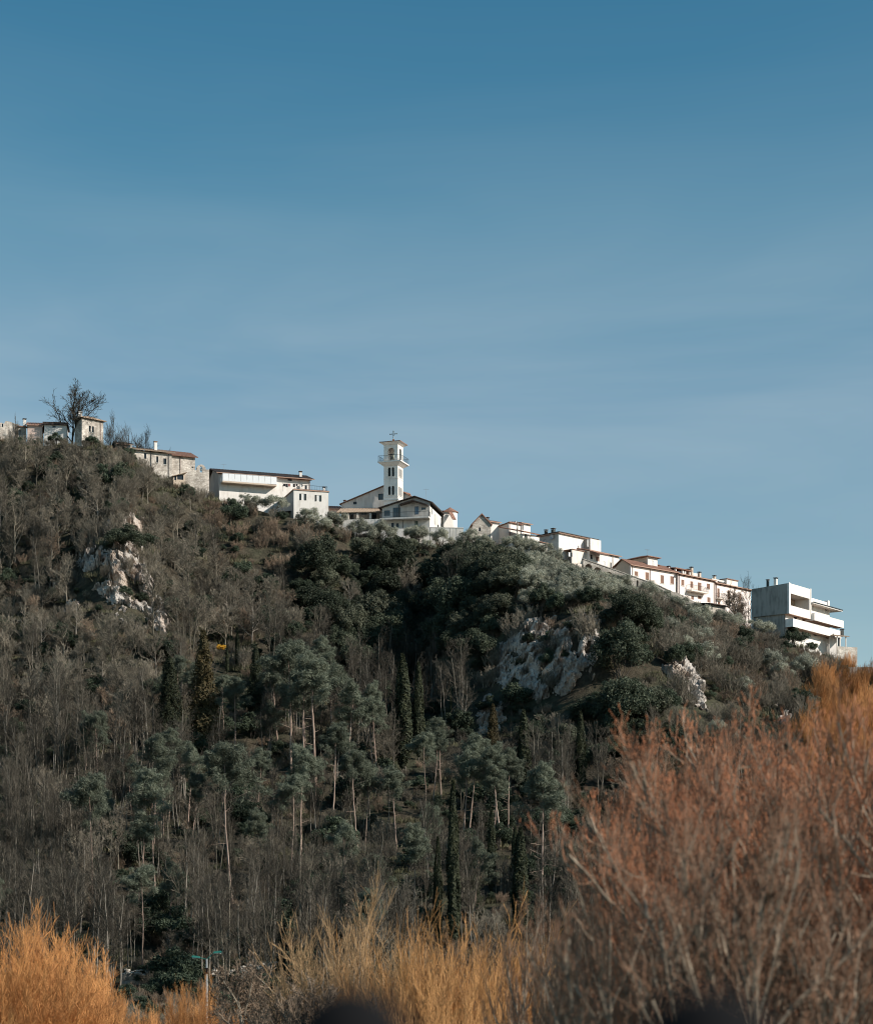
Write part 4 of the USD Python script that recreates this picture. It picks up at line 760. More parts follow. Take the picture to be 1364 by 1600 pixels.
# ---------------------------------------------------------------- modern white building
h = House('modern_building', 'modern white three-storey building with long balconies and stained side wall', 'building', 1232.5, 410.0, 53.0, 58.0)
f = h.f; fr = f.front(); w = fr.t(1303.5); Zr = lambda r: fr.z(r, 0)
D = f.depth_to(1174.5); zt = Zr(911.0); z2 = Zr(958.5); s0 = 1.0; fb = f.front(s0)
# side wall, upper part flush with the loggia block, the lower part set back with the floors below
h.wall(f.left(D, 0), 0, D - .3, [(0, Zr(911.5) - .3), (D - .3, zt)], 'stained_shaded_concrete', (), zb=z2, label='stained concrete side wall with shade painted into its grey'); h.wall(f.left(D, .35), 0, D - s0, z2, 'stained_shaded_concrete', (), zb=58.0)
tB = fr.t(1266.8)
# loggia block
lo0, lo1, lz0, lz1 = fr.t(1235.5), fr.t(1264.8), Zr(945.2), Zr(926.5)
h.wall(fr, 0, tB, zt, 'white_clean', [('t', lo0, lo1, lz0, lz1, 'open')], zb=z2)
h.add('loggia_floor', f.box(.3, tB, .3, 4.0, z2, z2 + .25), 'white_plaster'); h.add('loggia_back', f.box(.3, tB, 3.2, 3.5, z2 + .25, zt - .3), 'beige_plaster'); h.add('loggia_ceiling', f.box(.3, tB, .3, 3.2, lz1 + .1, lz1 + .3), 'white_plaster')
wn = h.add('loggia_window', f.box(.6, tB * .72, 3.1, 3.18, lz0 - .2, lz1 - .5), 'brown_shutter'); h.wall(f.right(tB, 0), .3, s0, zt, 'white_clean', zb=z2)
h.add('corner_pier', f.box(-.06, .35, -.08, 0, z2, zt + .12), 'white_clean'); h.add('corner_pier', f.box(tB - .3, tB + .08, -.08, 0, z2, zt + .12), 'white_clean')
# top storey right of the loggia
zA = Zr(933.5); zpar = Zr(921.0)
h.wall(fb, tB, w, zA, 'white_clean', [(1289.0, 1292.8, 946, 954.5, 'dark sill'), (1268.5, 1271.5, 943.5, 950.5, 'pale')], zb=z2)
rf = h.add('roof', f.box(tB + .05, w + 2.6, s0 - 1.5, 9.0, zA + .0, zA + .30), 'white_clean'); h.add('roof_edge', f.box(tB + .03, w + 2.65, s0 - 1.56, s0 - 1.5, zA + .14, zA + .36), 'dark_metal', rf)
h.add('parapet', f.box(tB + .1, w - .2, s0 + .1, s0 + .4, zA + .3, zpar), 'white_clean'); h.add('parapet', f.box(w - .9, w - .2, s0 - .1, s0 + .7, zA + .31, zpar + .35), 'white_clean')
h.wall(f.right(w, s0), .3, 8.0, zA, 'white_clean', zb=58.0)
h.add('roof', f.box(.3, tB - .02, .3, D - .3, zt - .45, zt - .28), 'pale_concrete')
h.add('partition', f.box(tB - .3, tB - .02, s0 + .02, 4.0, z2 + .26, lz1 + .09), 'white_plaster'); h.add('rear_wall', f.box(.02, w - .02, D - .3, D, 58.0, zA - .02), 'grey_and_shade_plaster')
# middle storey
zf2 = z2; zf1 = Zr(978.0)
h.wall(fb, .35, w, z2 - .02, 'white_clean', [(1240, 1245.5, 961, 969, 'dark'), (1253.5, 1258.8, 963.5, 971.5, 'brown'), (1269, 1272.8, 966.5, 972.5, 'dark'), (1287, 1295.5, 969.5, 978.5, 'brown pale'), (1271, 1276.5, 988, 993.5, 'dark'), (1290.5, 1294.5, 991.5, 998, 'dark')], zb=58.0)
def parapet(t0, t1, d0, d1, z, hgt, nm):
    b = h.add(nm, f.box(t0, t1, d0, d1, z - .3, z), 'soffit')
    h.add('parapet', f.box(t0, t1, d0 - .12, d0, z - .34, z + hgt), 'white_clean', b); h.add('parapet', f.box(t1, t1 + .12, d0 - .12, d1, z - .34, z + hgt), 'white_clean', b); h.add('parapet', f.box(t0 - .12, t0, d0 - .12, d1, z - .34, z + hgt), 'white_clean', b)
parapet(tB + .25, w + 2.5, s0 - 1.6, s0 - .02, z2 + .1, 1.05, 'balcony'); parapet(.6, w + 1.6, s0 - 1.5, s0 - .02, zf1 + .2, 1.2, 'balcony')
h.add('soffit', f.box(0, tB, 0, s0 + .1, z2 - .06, z2 - .005), 'soffit')
h.add('pillar', f.box(w - .5, w - .1, s0 - 1.2, s0 - .7, 58.0, zf1 - .1), 'white_clean')
h.chimney(-.0 + .8, D * .62, zt - .4, zt + 1.0, .2, 'dark_shutter', 'dark_tile'); h.chimney(1.0, D * .42, zt - .4, zt + 1.2, .28, 'white_plaster', 'dark_tile')
h.rail([f.pt(w + .3, s0, zf1 + .2), f.pt(w + 1.5, s0 + 3, zf1 + .2)], 1.0)
h = House('lean_to_porch', 'small lean-to porch with plants at the right end of the modern building', 'porch', 1305.0, 421.0, 20.0, 60.0)
f = h.f; ln = f.front(); w = ln.t(1322); zt = ln.zp(993.5, 1313)
h.wall(f.front(2.0), 0, w, zt, 'white_plaster', [(1307, 1312, 997, 1010, 'dark door')], zb=58.0); h.add('roof', f.slab([(-.1, -.6, zt - .1), (w + .4, -.6, zt - .1), (w + .4, 2.2, zt + .5), (-.1, 2.2, zt + .5)], .14), 'tan_tile')
for t in (.3, w - .2): h.add('post', f.box(t - .09, t + .09, -.3, -.1, 58.0, zt - .15), 'pale_concrete')
h.add('low_wall', f.box(0, w + 2.0, -.8, -.5, 58.0, zt - 2.2), 'pale_stone'); h.chimney(w - .3, 1.0, zt, zt + 1.2, .25, 'dark_shutter', 'dark_tile')
h = House('upper_terrace_wall', 'pale weathered terrace wall above the orange willows at the right edge', 'wall', 1228.0, 398.0, -4.0, 50.0)
ln = h.f.front(); h.add('wall', ln.box(0, ln.t(1420), 0, .5, 46.0, ln.zp(1043, 1300)), 'pale_stone')
# ================================================================ plants: each kind is built a few times, then referenced
stage.CreateClassPrim('/World/plant_kinds')
def stems(rng, base, heights, K, lean, wob, r0, r1, up=0.25):
    """N stems growing up from base points"""
    N = len(base); d = norm(np.stack([rng.normal(0, lean, N), rng.normal(0, lean, N), np.ones(N)], -1))
    pts = [np.asarray(base, float)]; st = (heights / (K - 1))[:, None]
    for k in range(K - 1):
        d = norm(d + rng.normal(0, wob, d.shape) + np.array([0, 0, up * 0.3])); pts.append(pts[-1] + d * st)
    t = np.linspace(0, 1, K); R = r0[:, None] * (1 - t) + r1[:, None] * t
    return np.stack(pts, 1), R
def kids(rng, Pt, R, n, t0, t1, ang, asd, lr, K, up, wob, rr, rend, shape=0.5):
    N, K0, _ = Pt.shape; Ln = np.linalg.norm(np.diff(Pt, axis=1), axis=2).sum(1)
    i = np.repeat(np.arange(N), n); m = len(i)
    t = t0 + (t1 - t0) * (np.tile(np.arange(n), N) + rng.random(m)) / n
    x = np.clip(t * (K0 - 1), 0, K0 - 1.001); k = x.astype(int); f = (x - k)[:, None]
    p = Pt[i, k] * (1 - f) + Pt[i, k + 1] * f; tan = norm(Pt[i, k + 1] - Pt[i, k]); pr = R[i, k] * (1 - f[:, 0]) + R[i, k + 1] * f[:, 0]
    a = norm(np.cross(tan, rng.normal(size=(m, 3)))); th = np.radians(rng.normal(ang, asd, m))[:, None]
    d = norm(np.cos(th) * tan + np.sin(th) * a + np.array([0, 0, up]))
    ln = (Ln[i] * lr * (1 - shape * (t - t0) / max(t1 - t0, 1e-6)) * rng.uniform(0.65, 1.25, m))[:, None] / (K - 1)
    pts = [p]
    for _ in range(K - 1):
        d = norm(d + rng.normal(0, wob, d.shape) + np.array([0, 0, up * 0.3])); pts.append(pts[-1] + d * ln)
    r0 = np.minimum(pr * rr, pr * 0.95); tt = np.linspace(0, 1, K); re = np.minimum(rend, r0)
    return np.stack(pts, 1), r0[:, None] * (1 - tt) + re[:, None] * tt
def leaves(rng, c, size, asp=0.6, out=None, mix=0.6):
    """one small quad at each centre; out: the way its face leans"""
    n = len(c); nr = rng.normal(size=(n, 3))
    nr = norm(nr * mix + out) if out is not None else norm(nr)
    a = norm(np.cross(nr, rng.normal(size=(n, 3)))); b = np.cross(nr, a)
    s = (size * rng.uniform(0.6, 1.4, n))[:, None]
    A, B = a * s, b * s * asp
    V = np.stack([c - A, c + B * 0.9, c + A, c - B * 0.9], 1).reshape(-1, 3)
    f = np.arange(n)[:, None] * 4
    return V, np.vstack([f + [0, 1, 2], f + [0, 2, 3]])
def clumps(rng, cen, rad, n_each, size, asp=0.6, flat=1.0, shell=0.35, upbias=0.25):
    cs, os_ = [], []
    for c, r in zip(cen, rad):
        n = max(6, int(n_each * (r / np.mean(rad)) ** 2)); d = norm(rng.normal(size=(n, 3)) + np.array([0, 0, upbias]))
        rr = r * (shell + (1 - shell) * rng.random(n)) * (0.8 + 0.4 * meshkit.noise(d * 1.7 + c, 3))
        cs.append(c + d * rr[:, None] * np.array([1, 1, flat])); os_.append(d)
    return leaves(rng, np.vstack(cs), size, asp, np.vstack(os_), 0.75)
TOP = {}
def kind(name, parts):
    """a class prim holding one plant; parts: (name, mesh, material)"""
    path = f'/World/plant_kinds/{name}'
    TOP[path] = max(float(np.percentile(tri(m)[0][:, 2], 99.7)) for _, m, _ in parts)
    UsdGeom.Xform.Define(stage, path)
    for nm, m, mat in parts:
        usdkit.mesh(stage, f'{path}/{nm}', m, L + mat, smooth=False)
    return path
KINDS = {}
def reg(key, path): KINDS.setdefault(key, []).append(path)

def bare_tree(seed, h, spread_, mat='grey_twigs', trunk='grey_twigs', dens=1.0, lean=0.06, wide=1.0):
    rng = np.random.default_rng(seed)
    P0, R0 = stems(rng, np.array([[0, 0, -0.6]]), np.array([h * 0.75]), 8, lean, 0.07, np.array([h * 0.017]), np.array([0.05]))
    P1, R1 = kids(rng, P0, R0, int(13 * dens), 0.28, 0.99, 48 * wide, 12, 0.52 * spread_, 6, 0.22, 0.13, 0.62, 0.03, 0.45)
    P2, R2 = kids(rng, P1, R1, 8, 0.2, 1.0, 42, 14, 0.50, 5, 0.16, 0.16, 0.66, 0.02, 0.3)
    P3, R3 = kids(rng, P2, R2, 7, 0.15, 1.0, 40, 15, 0.52, 4, 0.12, 0.18, 0.8, 0.014, 0.3)
    P4, R4 = kids(rng, P3, R3, 3, 0.25, 1.0, 35, 14, 0.55, 3, 0.10, 0.18, 0.95, 0.012, 0.2)
    return [('trunk', cat([tubes(P0, R0, 6), tubes(P1, R1, 4)]), trunk), ('crown', cat([tubes(P2, R2), tubes(P3, R3), tubes(P4, R4)]), mat)]
def slender_tree(seed, h, mat='dark_twigs', trunk='dark_twigs', ns=2):
    rng = np.random.default_rng(seed)
    b = np.c_[rng.normal(0, 0.5, (ns, 2)), np.full(ns, -0.6)]
    P0, R0 = stems(rng, b, h * rng.uniform(0.75, 1.0, ns), 9, 0.07, 0.05, np.full(ns, 0.10), np.full(ns, 0.025))
    P1, R1 = kids(rng, P0, R0, 16, 0.35, 0.98, 40, 12, 0.26, 5, 0.25, 0.12, 0.45, 0.018, 0.5)
    P2, R2 = kids(rng, P1, R1, 7, 0.2, 1.0, 38, 14, 0.5, 4, 0.15, 0.15, 0.75, 0.013, 0.3)
    P3, R3 = kids(rng, P2, R2, 4, 0.2, 1.0, 36, 14, 0.55, 3, 0.1, 0.16, 0.9, 0.012, 0.2)
    return [('trunk', tubes(P0, R0, 5), trunk), ('crown', cat([tubes(P1, R1), tubes(P2, R2), tubes(P3, R3)]), mat)]
def scrub(seed, h, w, mat='brown_twigs', ns=26, r=0.022):
    rng = np.random.default_rng(seed)
    a = rng.random(ns) * 6.283; q = np.sqrt(rng.random(ns)) * w * 0.35
    b = np.c_[np.cos(a) * q, np.sin(a) * q, np.full(ns, -0.3)]
    P0, R0 = stems(rng, b, h * rng.uniform(0.55, 1.0, ns), 6, 0.30 * w / h, 0.10, np.full(ns, r * 1.5), np.full(ns, r * 0.6))
    P1, R1 = kids(rng, P0, R0, 10, 0.2, 1.0, 38, 12, 0.36, 4, 0.2, 0.16, 0.8, r * 0.55, 0.4)
    P2, R2 = kids(rng, P1, R1, 7, 0.2, 1.0, 38, 14, 0.5, 3, 0.1, 0.18, 0.9, r * 0.5, 0.2)
    return [('stem', tubes(P0, R0, 4), mat), ('crown', cat([tubes(P1, R1), tubes(P2, R2)]), mat)]
def broadleaf(seed, h, w, mat, trunk, ncl=34, n_each=170, size=0.2, low=0.15, asp=0.6, rcl=0.24, flat=0.85, rag=0.9):
    """a crown of many uneven clumps: lobed outline, holes between the clumps, limbs that show"""
    rng = np.random.default_rng(seed)
    P0, R0 = stems(rng, np.array([[0, 0, -0.5], [0.15, 0.1, -0.5]]), np.array([h * 0.62, h * 0.5]), 6, 0.22, 0.12, np.full(2, h * 0.022), np.full(2, 0.05))
    P1, R1 = kids(rng, P0, R0, 8, 0.25, 1.0, 50, 14, 0.66, 5, 0.2, 0.16, 0.6, 0.025, 0.3)
    d = norm(rng.normal(size=(ncl, 3))); d[:, 2] = np.abs(d[:, 2]) * 1.1 - 0.35
    lobe = (1 - rag / 2) + rag * 1.15 * meshkit.noise(d * 1.5 + seed * 7.3, seed)
    rr = (rng.uniform(0.35, 1.0, ncl) ** 0.6 * lobe)[:, None]
    c = d * rr * np.array([w * 0.46, w * 0.46, h * 0.46]) + np.array([rng.normal(0, w * .06), rng.normal(0, w * .06), h * (0.50 + low * 0.5)])
    rad = w * rcl * rng.uniform(0.35, 1.25, ncl) ** 1.2
    return [('trunk', cat([tubes(P0, R0, 6), tubes(P1, R1, 4)]), trunk), ('crown', clumps(rng, c, rad, n_each, size, asp, flat, .3, .3), mat)]
def pine(seed, h, mat='pine_needles', bare=0.60, w=5.5):
    rng = np.random.default_rng(seed)
    P0, R0 = stems(rng, np.array([[0, 0, -0.6]]), np.array([h * 0.97]), 12, 0.05, 0.035, np.array([0.17]), np.array([0.05]))
    P1, R1 = kids(rng, P0, R0, 20, bare, 0.99, 62, 12, 0.22, 5, 0.24, 0.12, 0.42, 0.03, 0.62)
    Pd, Rd = kids(rng, P0, R0, 7, bare * 0.55, bare, 75, 10, 0.09, 3, 0.0, 0.12, 0.28, 0.015, 0.0)      # dead snags below the crown
    P2, R2 = kids(rng, P1, R1, 4, 0.35, 1.0, 40, 12, 0.45, 3, 0.2, 0.12, 0.7, 0.02, 0.2)
    c = np.vstack([P1[:, -1], P2[:, -1], P2[:, 1]]) + rng.normal(0, 0.2, (20 + 160, 3))
    c = c[rng.random(len(c)) < .8]; rad = w * 0.155 * rng.uniform(0.45, 1.35, len(c))
    return [('trunk', cat([tubes(P0, R0, 6), tubes(Pd, Rd, 3)]), 'pine_bark'), ('limbs', cat([tubes(P1, R1, 4), tubes(P2, R2, 3)]), 'dark_bark'),
            ('crown', clumps(rng, c, rad, 95, 0.26, 0.13, 0.75, 0.2, 0.5), mat)]
def cypress(seed, h, w, mat='cypress_leaves', n=6500):
    rng = np.random.default_rng(seed)
    t = rng.random(n) ** 0.85; prof = np.minimum(1, (t + 0.02) * 6) * (1 - t ** 3.2) ** 0.8
    a = rng.random(n) * 6.283
    bump_ = 0.55 + 0.85 * meshkit.noise(np.stack([np.cos(a) * 2.2, np.sin(a) * 2.2, t * h * 0.35], -1), seed)
    r = w * 0.5 * prof * bump_ * np.sqrt(rng.uniform(0.55, 1, n))
    c = np.stack([np.cos(a) * r, np.sin(a) * r, 0.5 + t * h], -1)
    o = norm(np.stack([np.cos(a), np.sin(a), np.full(n, 0.25)], -1))
    V, F = leaves(rng, c, 0.25, 0.42, o, 0.45)
    P0, R0 = stems(rng, np.array([[0, 0, -0.5]]), np.array([h * 0.9]), 6, 0.01, 0.01, np.array([0.16]), np.array([0.04]))
    return [('trunk', tubes(P0, R0, 6), 'dark_bark'), ('crown', (V, F), mat)]
def conifer(seed, h, w, mat):
    rng = np.random.default_rng(seed); n = 9000
    t = rng.random(n) ** 1.3; lay = t
    a = rng.random(n) * 6.283
    r = w * 0.5 * (1 - t) ** 0.6 * (0.35 + 1.0 * meshkit.noise(np.stack([np.cos(a) * 2.5, np.sin(a) * 2.5, lay * 9], -1), seed)) * np.sqrt(rng.random(n))
    z = h * 0.12 + h * 0.9 * (t * 0.5 + lay * 0.5) - r * 0.15
    c = np.stack([np.cos(a) * r, np.sin(a) * r, z], -1)
    V, F = leaves(rng, c, 0.26, 0.35, norm(np.stack([np.cos(a), np.sin(a), np.full(n, 0.6)], -1)), 0.6)
    P0, R0 = stems(rng, np.array([[0, 0, -0.5]]), np.array([h]), 6, 0.01, 0.01, np.array([0.2]), np.array([0.04]))
    return [('trunk', tubes(P0, R0, 6), 'pine_bark'), ('crown', (V, F), mat)]
def whip_bush(seed, h, w, mat, ns=60, n1=14, n2=6, r=0.02, K=7, trunk=None):
    """pollard willow or cane clump: stems that fan out, then a brush of upright whips"""
    rng = np.random.default_rng(seed)
    a = rng.random(ns) * 6.283; q = np.sqrt(rng.random(ns)) * w * 0.28
    b = np.c_[np.cos(a) * q, np.sin(a) * q, np.full(ns, -0.4)]
    hh = h * rng.uniform(0.6, 0.95, ns) * (1 - 0.35 * (q / (w * 0.28)) ** 2)
    P0, R0 = stems(rng, b, hh, K, 0.16 * w / h * 1.4, 0.055, np.full(ns, r * 2.4), np.full(ns, r * 0.7), 0.35)
    P0[:, :, :2] += (b[:, None, :2] * 0.5) * np.linspace(0, 1, K)[None, :, None]
    P1, R1 = kids(rng, P0, R0, n1, 0.18, 1.0, 28, 12, 0.34, 4, 0.32, 0.12, 0.75, r * 0.5, 0.35)
    P2, R2 = kids(rng, P1, R1, n2, 0.1, 1.0, 28, 12, 0.5, 3, 0.28, 0.12, 0.9, r * 0.4, 0.25)
    return [('stem', tubes(P0, R0, 4), trunk or mat), ('crown', cat([tubes(P1, R1), tubes(P2, R2)]), mat)]
def red_tree(seed, h, twig='red_twigs', t0=.26, n1=13, n2=8, n3=6):
    rng = np.random.default_rng(seed); ns = 3
    b = np.c_[rng.normal(0, 0.35, (ns, 2)), np.full(ns, -0.3)]
    P0, R0 = stems(rng, b, h * rng.uniform(0.72, 0.9, ns), 11, 0.12, 0.09, rng.uniform(0.09, 0.14, ns), np.full(ns, 0.016))
    P1, R1 = kids(rng, P0, R0, n1, t0, 0.98, 38, 11, 0.40, 7, 0.3, 0.12, 0.62, 0.018, 0.5)
    P2, R2 = kids(rng, P1, R1, n2, 0.2, 1.0, 34, 12, 0.42, 5, 0.3, 0.13, 0.62, 0.006, 0.3)
    P3, R3 = kids(rng, P2, R2, n3, 0.1, 1.0, 32, 12, 0.5, 4, 0.3, 0.13, 0.7, 0.0045, 0.25)
    P4, R4 = kids(rng, P3, R3, 3, 0.1, 1.0, 30, 12, 0.55, 3, 0.3, 0.13, 0.8, 0.004, 0.2)
    # buds: small swollen tips
    e = P4[:, -1]; e = e[rng.random(len(e)) < 0.5]
    bud = np.stack([e, e + norm(rng.normal(0, 0.4, e.shape) + [0, 0, 1]) * 0.05], 1); br = np.tile([0.009, 0.003], (len(e), 1))
    return [('trunk', tubes(P0, R0, 6), 'red_tree_bark'), ('limbs', cat([tubes(P1, R1, 4), tubes(P2, R2, 3)]), 'red_tree_bark'), ('crown', cat([tubes(P4, R4), tubes(bud, br)]), twig), ('twigs', tubes(P3, R3), 'brown_red_twigs')]
def grass_tuft(seed, h=0.7, n=130, w=1.6):
    rng = np.random.default_rng(seed)
    b = np.c_[rng.normal(0, w * 0.35, (n, 2)), np.full(n, -0.1)]
    d = norm(np.c_[rng.normal(0, 0.35, (n, 2)), np.ones(n)]); ln = h * rng.uniform(0.5, 1.2, n)[:, None]
    s = norm(np.cross(d, rng.normal(size=(n, 3)))) * 0.045
    V = np.stack([b - s, b + s, b + d * ln], 1).reshape(-1, 3)
    return [('blades', (V, np.arange(len(V)).reshape(-1, 3)), 'grass_blades')]

for k in range(4): reg('bare', kind(f'bare_tree_{k}', bare_tree(10 + k, 8.5 + k * 0.7, 1.0, 'grey_twigs', 'pale_bark' if k == 1 else 'grey_twigs')))
def fan_tree(seed, h):
    rng = np.random.default_rng(seed); ns = 5
    b = np.c_[rng.normal(0, .12, (ns, 2)), np.full(ns, -.4)]
    P0, R0 = stems(rng, b, h * rng.uniform(.6, .85, ns), 9, .55, .05, np.full(ns, .10), np.full(ns, .03), .05)
    P1, R1 = kids(rng, P0, R0, 18, .2, 1.0, 46, 12, .46, 6, .14, .10, .5, .022, .45)
    P2, R2 = kids(rng, P1, R1, 8, .15, 1.0, 38, 12, .45, 4, .2, .12, .7, .016, .3)
    P3, R3 = kids(rng, P2, R2, 4, .2, 1.0, 35, 12, .5, 3, .15, .12, .85, .013, .2)
    return [('trunk', tubes(P0, R0, 6), 'dark_twigs'), ('crown', cat([tubes(P1, R1), tubes(P2, R2), tubes(P3, R3)]), 'dark_twigs')]
for k in range(2): reg('airy', kind(f'airy_tree_{k}', fan_tree(15 + k, 9.4)))
reg('fan', kind('fan_tree_0', bare_tree(19, 9.0, 1.3, 'dark_twigs', 'dark_twigs', 1.0, .03, .95)))
for k in range(2): reg('willowgold', kind(f'gold_willow_{k}', whip_bush(112 + k, 7.0, 6.0, 'gold_twigs', 34, 13, 10, 0.012)))
for k in range(2): reg('barebrown', kind(f'brown_tree_{k}', bare_tree(20 + k, 7.0, 1.05, 'brown_twigs', 'grey_twigs')))
for k in range(3): reg('slender', kind(f'slender_tree_{k}', slender_tree(30 + k, 12.5, 'dark_twigs', ('pale_bark', 'pale_bark', 'grey_twigs')[k], 2 + k % 2)))
for k in range(3): reg('scrub', kind(f'grey_scrub_{k}', scrub(40 + k, 3.6, 3.6, 'grey_twigs')))
for k in range(2): reg('brownscrub', kind(f'brown_scrub_{k}', scrub(45 + k, 3.2, 4.0, 'brown_twigs')))
for k in range(6): reg('oak', kind(f'oak_{k}', broadleaf(50 + k, 8.0, (7.5, 6.5, 8.2, 6.0, 7.2, 8.0)[k], 'oak_leaves_pale' if k in (1, 4) else 'oak_leaves', 'dark_bark', 64, 190, 0.15, .15, .6, .17)))
for k in range(3): reg('ivy', kind(f'evergreen_bush_{k}', broadleaf(60 + k, 4.2, 4.4, 'ivy_leaves', 'dark_bark', 34, 170, 0.13, 0.0, .6, .18)))
for k in range(4): reg('olive', kind(f'olive_{k}', broadleaf(70 + k, 4.8, 5.0, 'olive_leaves', 'dark_bark', 40, 190, 0.125, 0.15, 0.32, 0.17)))
for k in range(4): reg('pine', kind(f'pine_{k}', pine(80 + k, 17.0 + k, bare=(0.66, 0.58, 0.7, 0.62)[k])))
for k in range(3): reg('cypress', kind(f'cypress_{k}', cypress(90 + k, 16.0, (2.0, 2.5, 1.7)[k])))
reg('conifer', kind('dark_conifer_0', conifer(95, 16.0, 7.0, 'cypress_leaves')))
reg('rusty', kind('rusty_conifer_0', conifer(96, 17.0, 6.0, 'rusty_needles')))
reg('yellow', kind('yellow_bush_0', broadleaf(98, 4.0, 3.0, 'yellow_leaves', 'dark_bark', 10, 60, 0.16)))
for k in range(2): reg('tuft', kind(f'grass_tuft_{k}', grass_tuft(100 + k)))
for k in range(2): reg('willow', kind(f'orange_willow_{k}', whip_bush(110 + k, 7.0, 6.5, 'orange_twigs', 46, 13, 12, 0.0125)))
for k in range(2): reg('straw', kind(f'straw_tree_{k}', whip_bush(115 + k, 8.5, 5.0, 'straw_twigs', 15, 16, 10, 0.014, trunk='pale_bark')))
for k in range(2): reg('cane', kind(f'cane_clump_{k}', whip_bush(118 + k, 8.0, 6.0, 'cane_stalks', 46, 14, 7, 0.020)))
for k in range(3): reg('red', kind(f'red_tree_{k}', red_tree(120 + k, 9.2)))
for k in range(2): reg('redbrown', kind(f'brown_front_tree_{k}', red_tree(130 + k, 8.6, 'brown_red_twigs', .42, 11, 6, 5)))

count = {}
def plant(key, name, loc, s, rz, label, cat_, group=None, var=None, sz=None):
    """one plant of its own: an instance of its kind"""
    n = count.get(key, 0); count[key] = n + 1
    src = KINDS[key][(n if var is None else var) % len(KINDS[key])]
    path = numbered('/World', name)
    x = UsdGeom.Xform.Define(stage, path)
    x.AddTranslateOp().Set(Gf.Vec3d(*map(float, loc))); x.AddRotateZOp().Set(float(rz)); x.AddScaleOp().Set(Gf.Vec3f(float(s), float(s), float(sz or s)))
    p = x.GetPrim(); p.GetReferences().AddInternalReference(src); p.SetInstanceable(True)
    tag(p, label, cat_, group)
    return path
def mass(name, label, cat_, keys, locs, scales, rots, which):
    """what nobody could count: one point instancer"""
    path = numbered('/World', name)
    pi = UsdGeom.PointInstancer.Define(stage, path)
    protos = []
    for i, k in enumerate(keys):
        q = UsdGeom.Xform.Define(stage, f'{path}/plant_{i:03d}'); q.GetPrim().GetReferences().AddInternalReference(k); protos.append(q.GetPath())
    pi.CreatePrototypesRel().SetTargets(protos)
    pi.CreatePositionsAttr(Vt.Vec3fArray.FromNumpy(np.asarray(locs, np.float32)))
    pi.CreateProtoIndicesAttr(Vt.IntArray.FromNumpy(np.asarray(which, np.int32)))
    pi.CreateScalesAttr(Vt.Vec3fArray.FromNumpy(np.repeat(np.asarray(scales, np.float32)[:, None], 3, 1)))
    h = np.radians(np.asarray(rots)) / 2
    pi.CreateOrientationsAttr(Vt.QuathArray([Gf.Quath(float(math.cos(a)), 0, 0, float(math.sin(a))) for a in h]))
    tag(pi.GetPrim(), label, cat_, kind='stuff')
# ================================================================ which plant grows where
rngL = np.random.default_rng(2024)
def inside(px, row, poly):
    c, n = False, len(poly)
    for i in range(n):
        (x1, y1), (x2, y2) = poly[i], poly[i - 1]
        if (y1 > row) != (y2 > row) and px < (x2 - x1) * (row - y1) / (y2 - y1) + x1: c = not c
    return c
ROCKS = [[(118,868),(150,826),(196,806),(232,808),(226,862),(240,900),(236,950),(214,985),(176,960),(140,928)],
         [(770,1010),(800,975),(870,962),(935,968),(945,1010),(925,1060),(880,1085),(830,1095),(770,1080)],
         [(735,1105),(790,1040),(812,1050),(800,1100),(790,1150),(770,1190),(742,1180)],
         [(1030,1030),(1070,1022),(1098,1050),(1112,1090),(1130,1112),(1080,1116),(1050,1092),(1034,1060)],
         [(1204,1086),(1226,1090),(1246,1130),(1240,1150),(1212,1130)]]
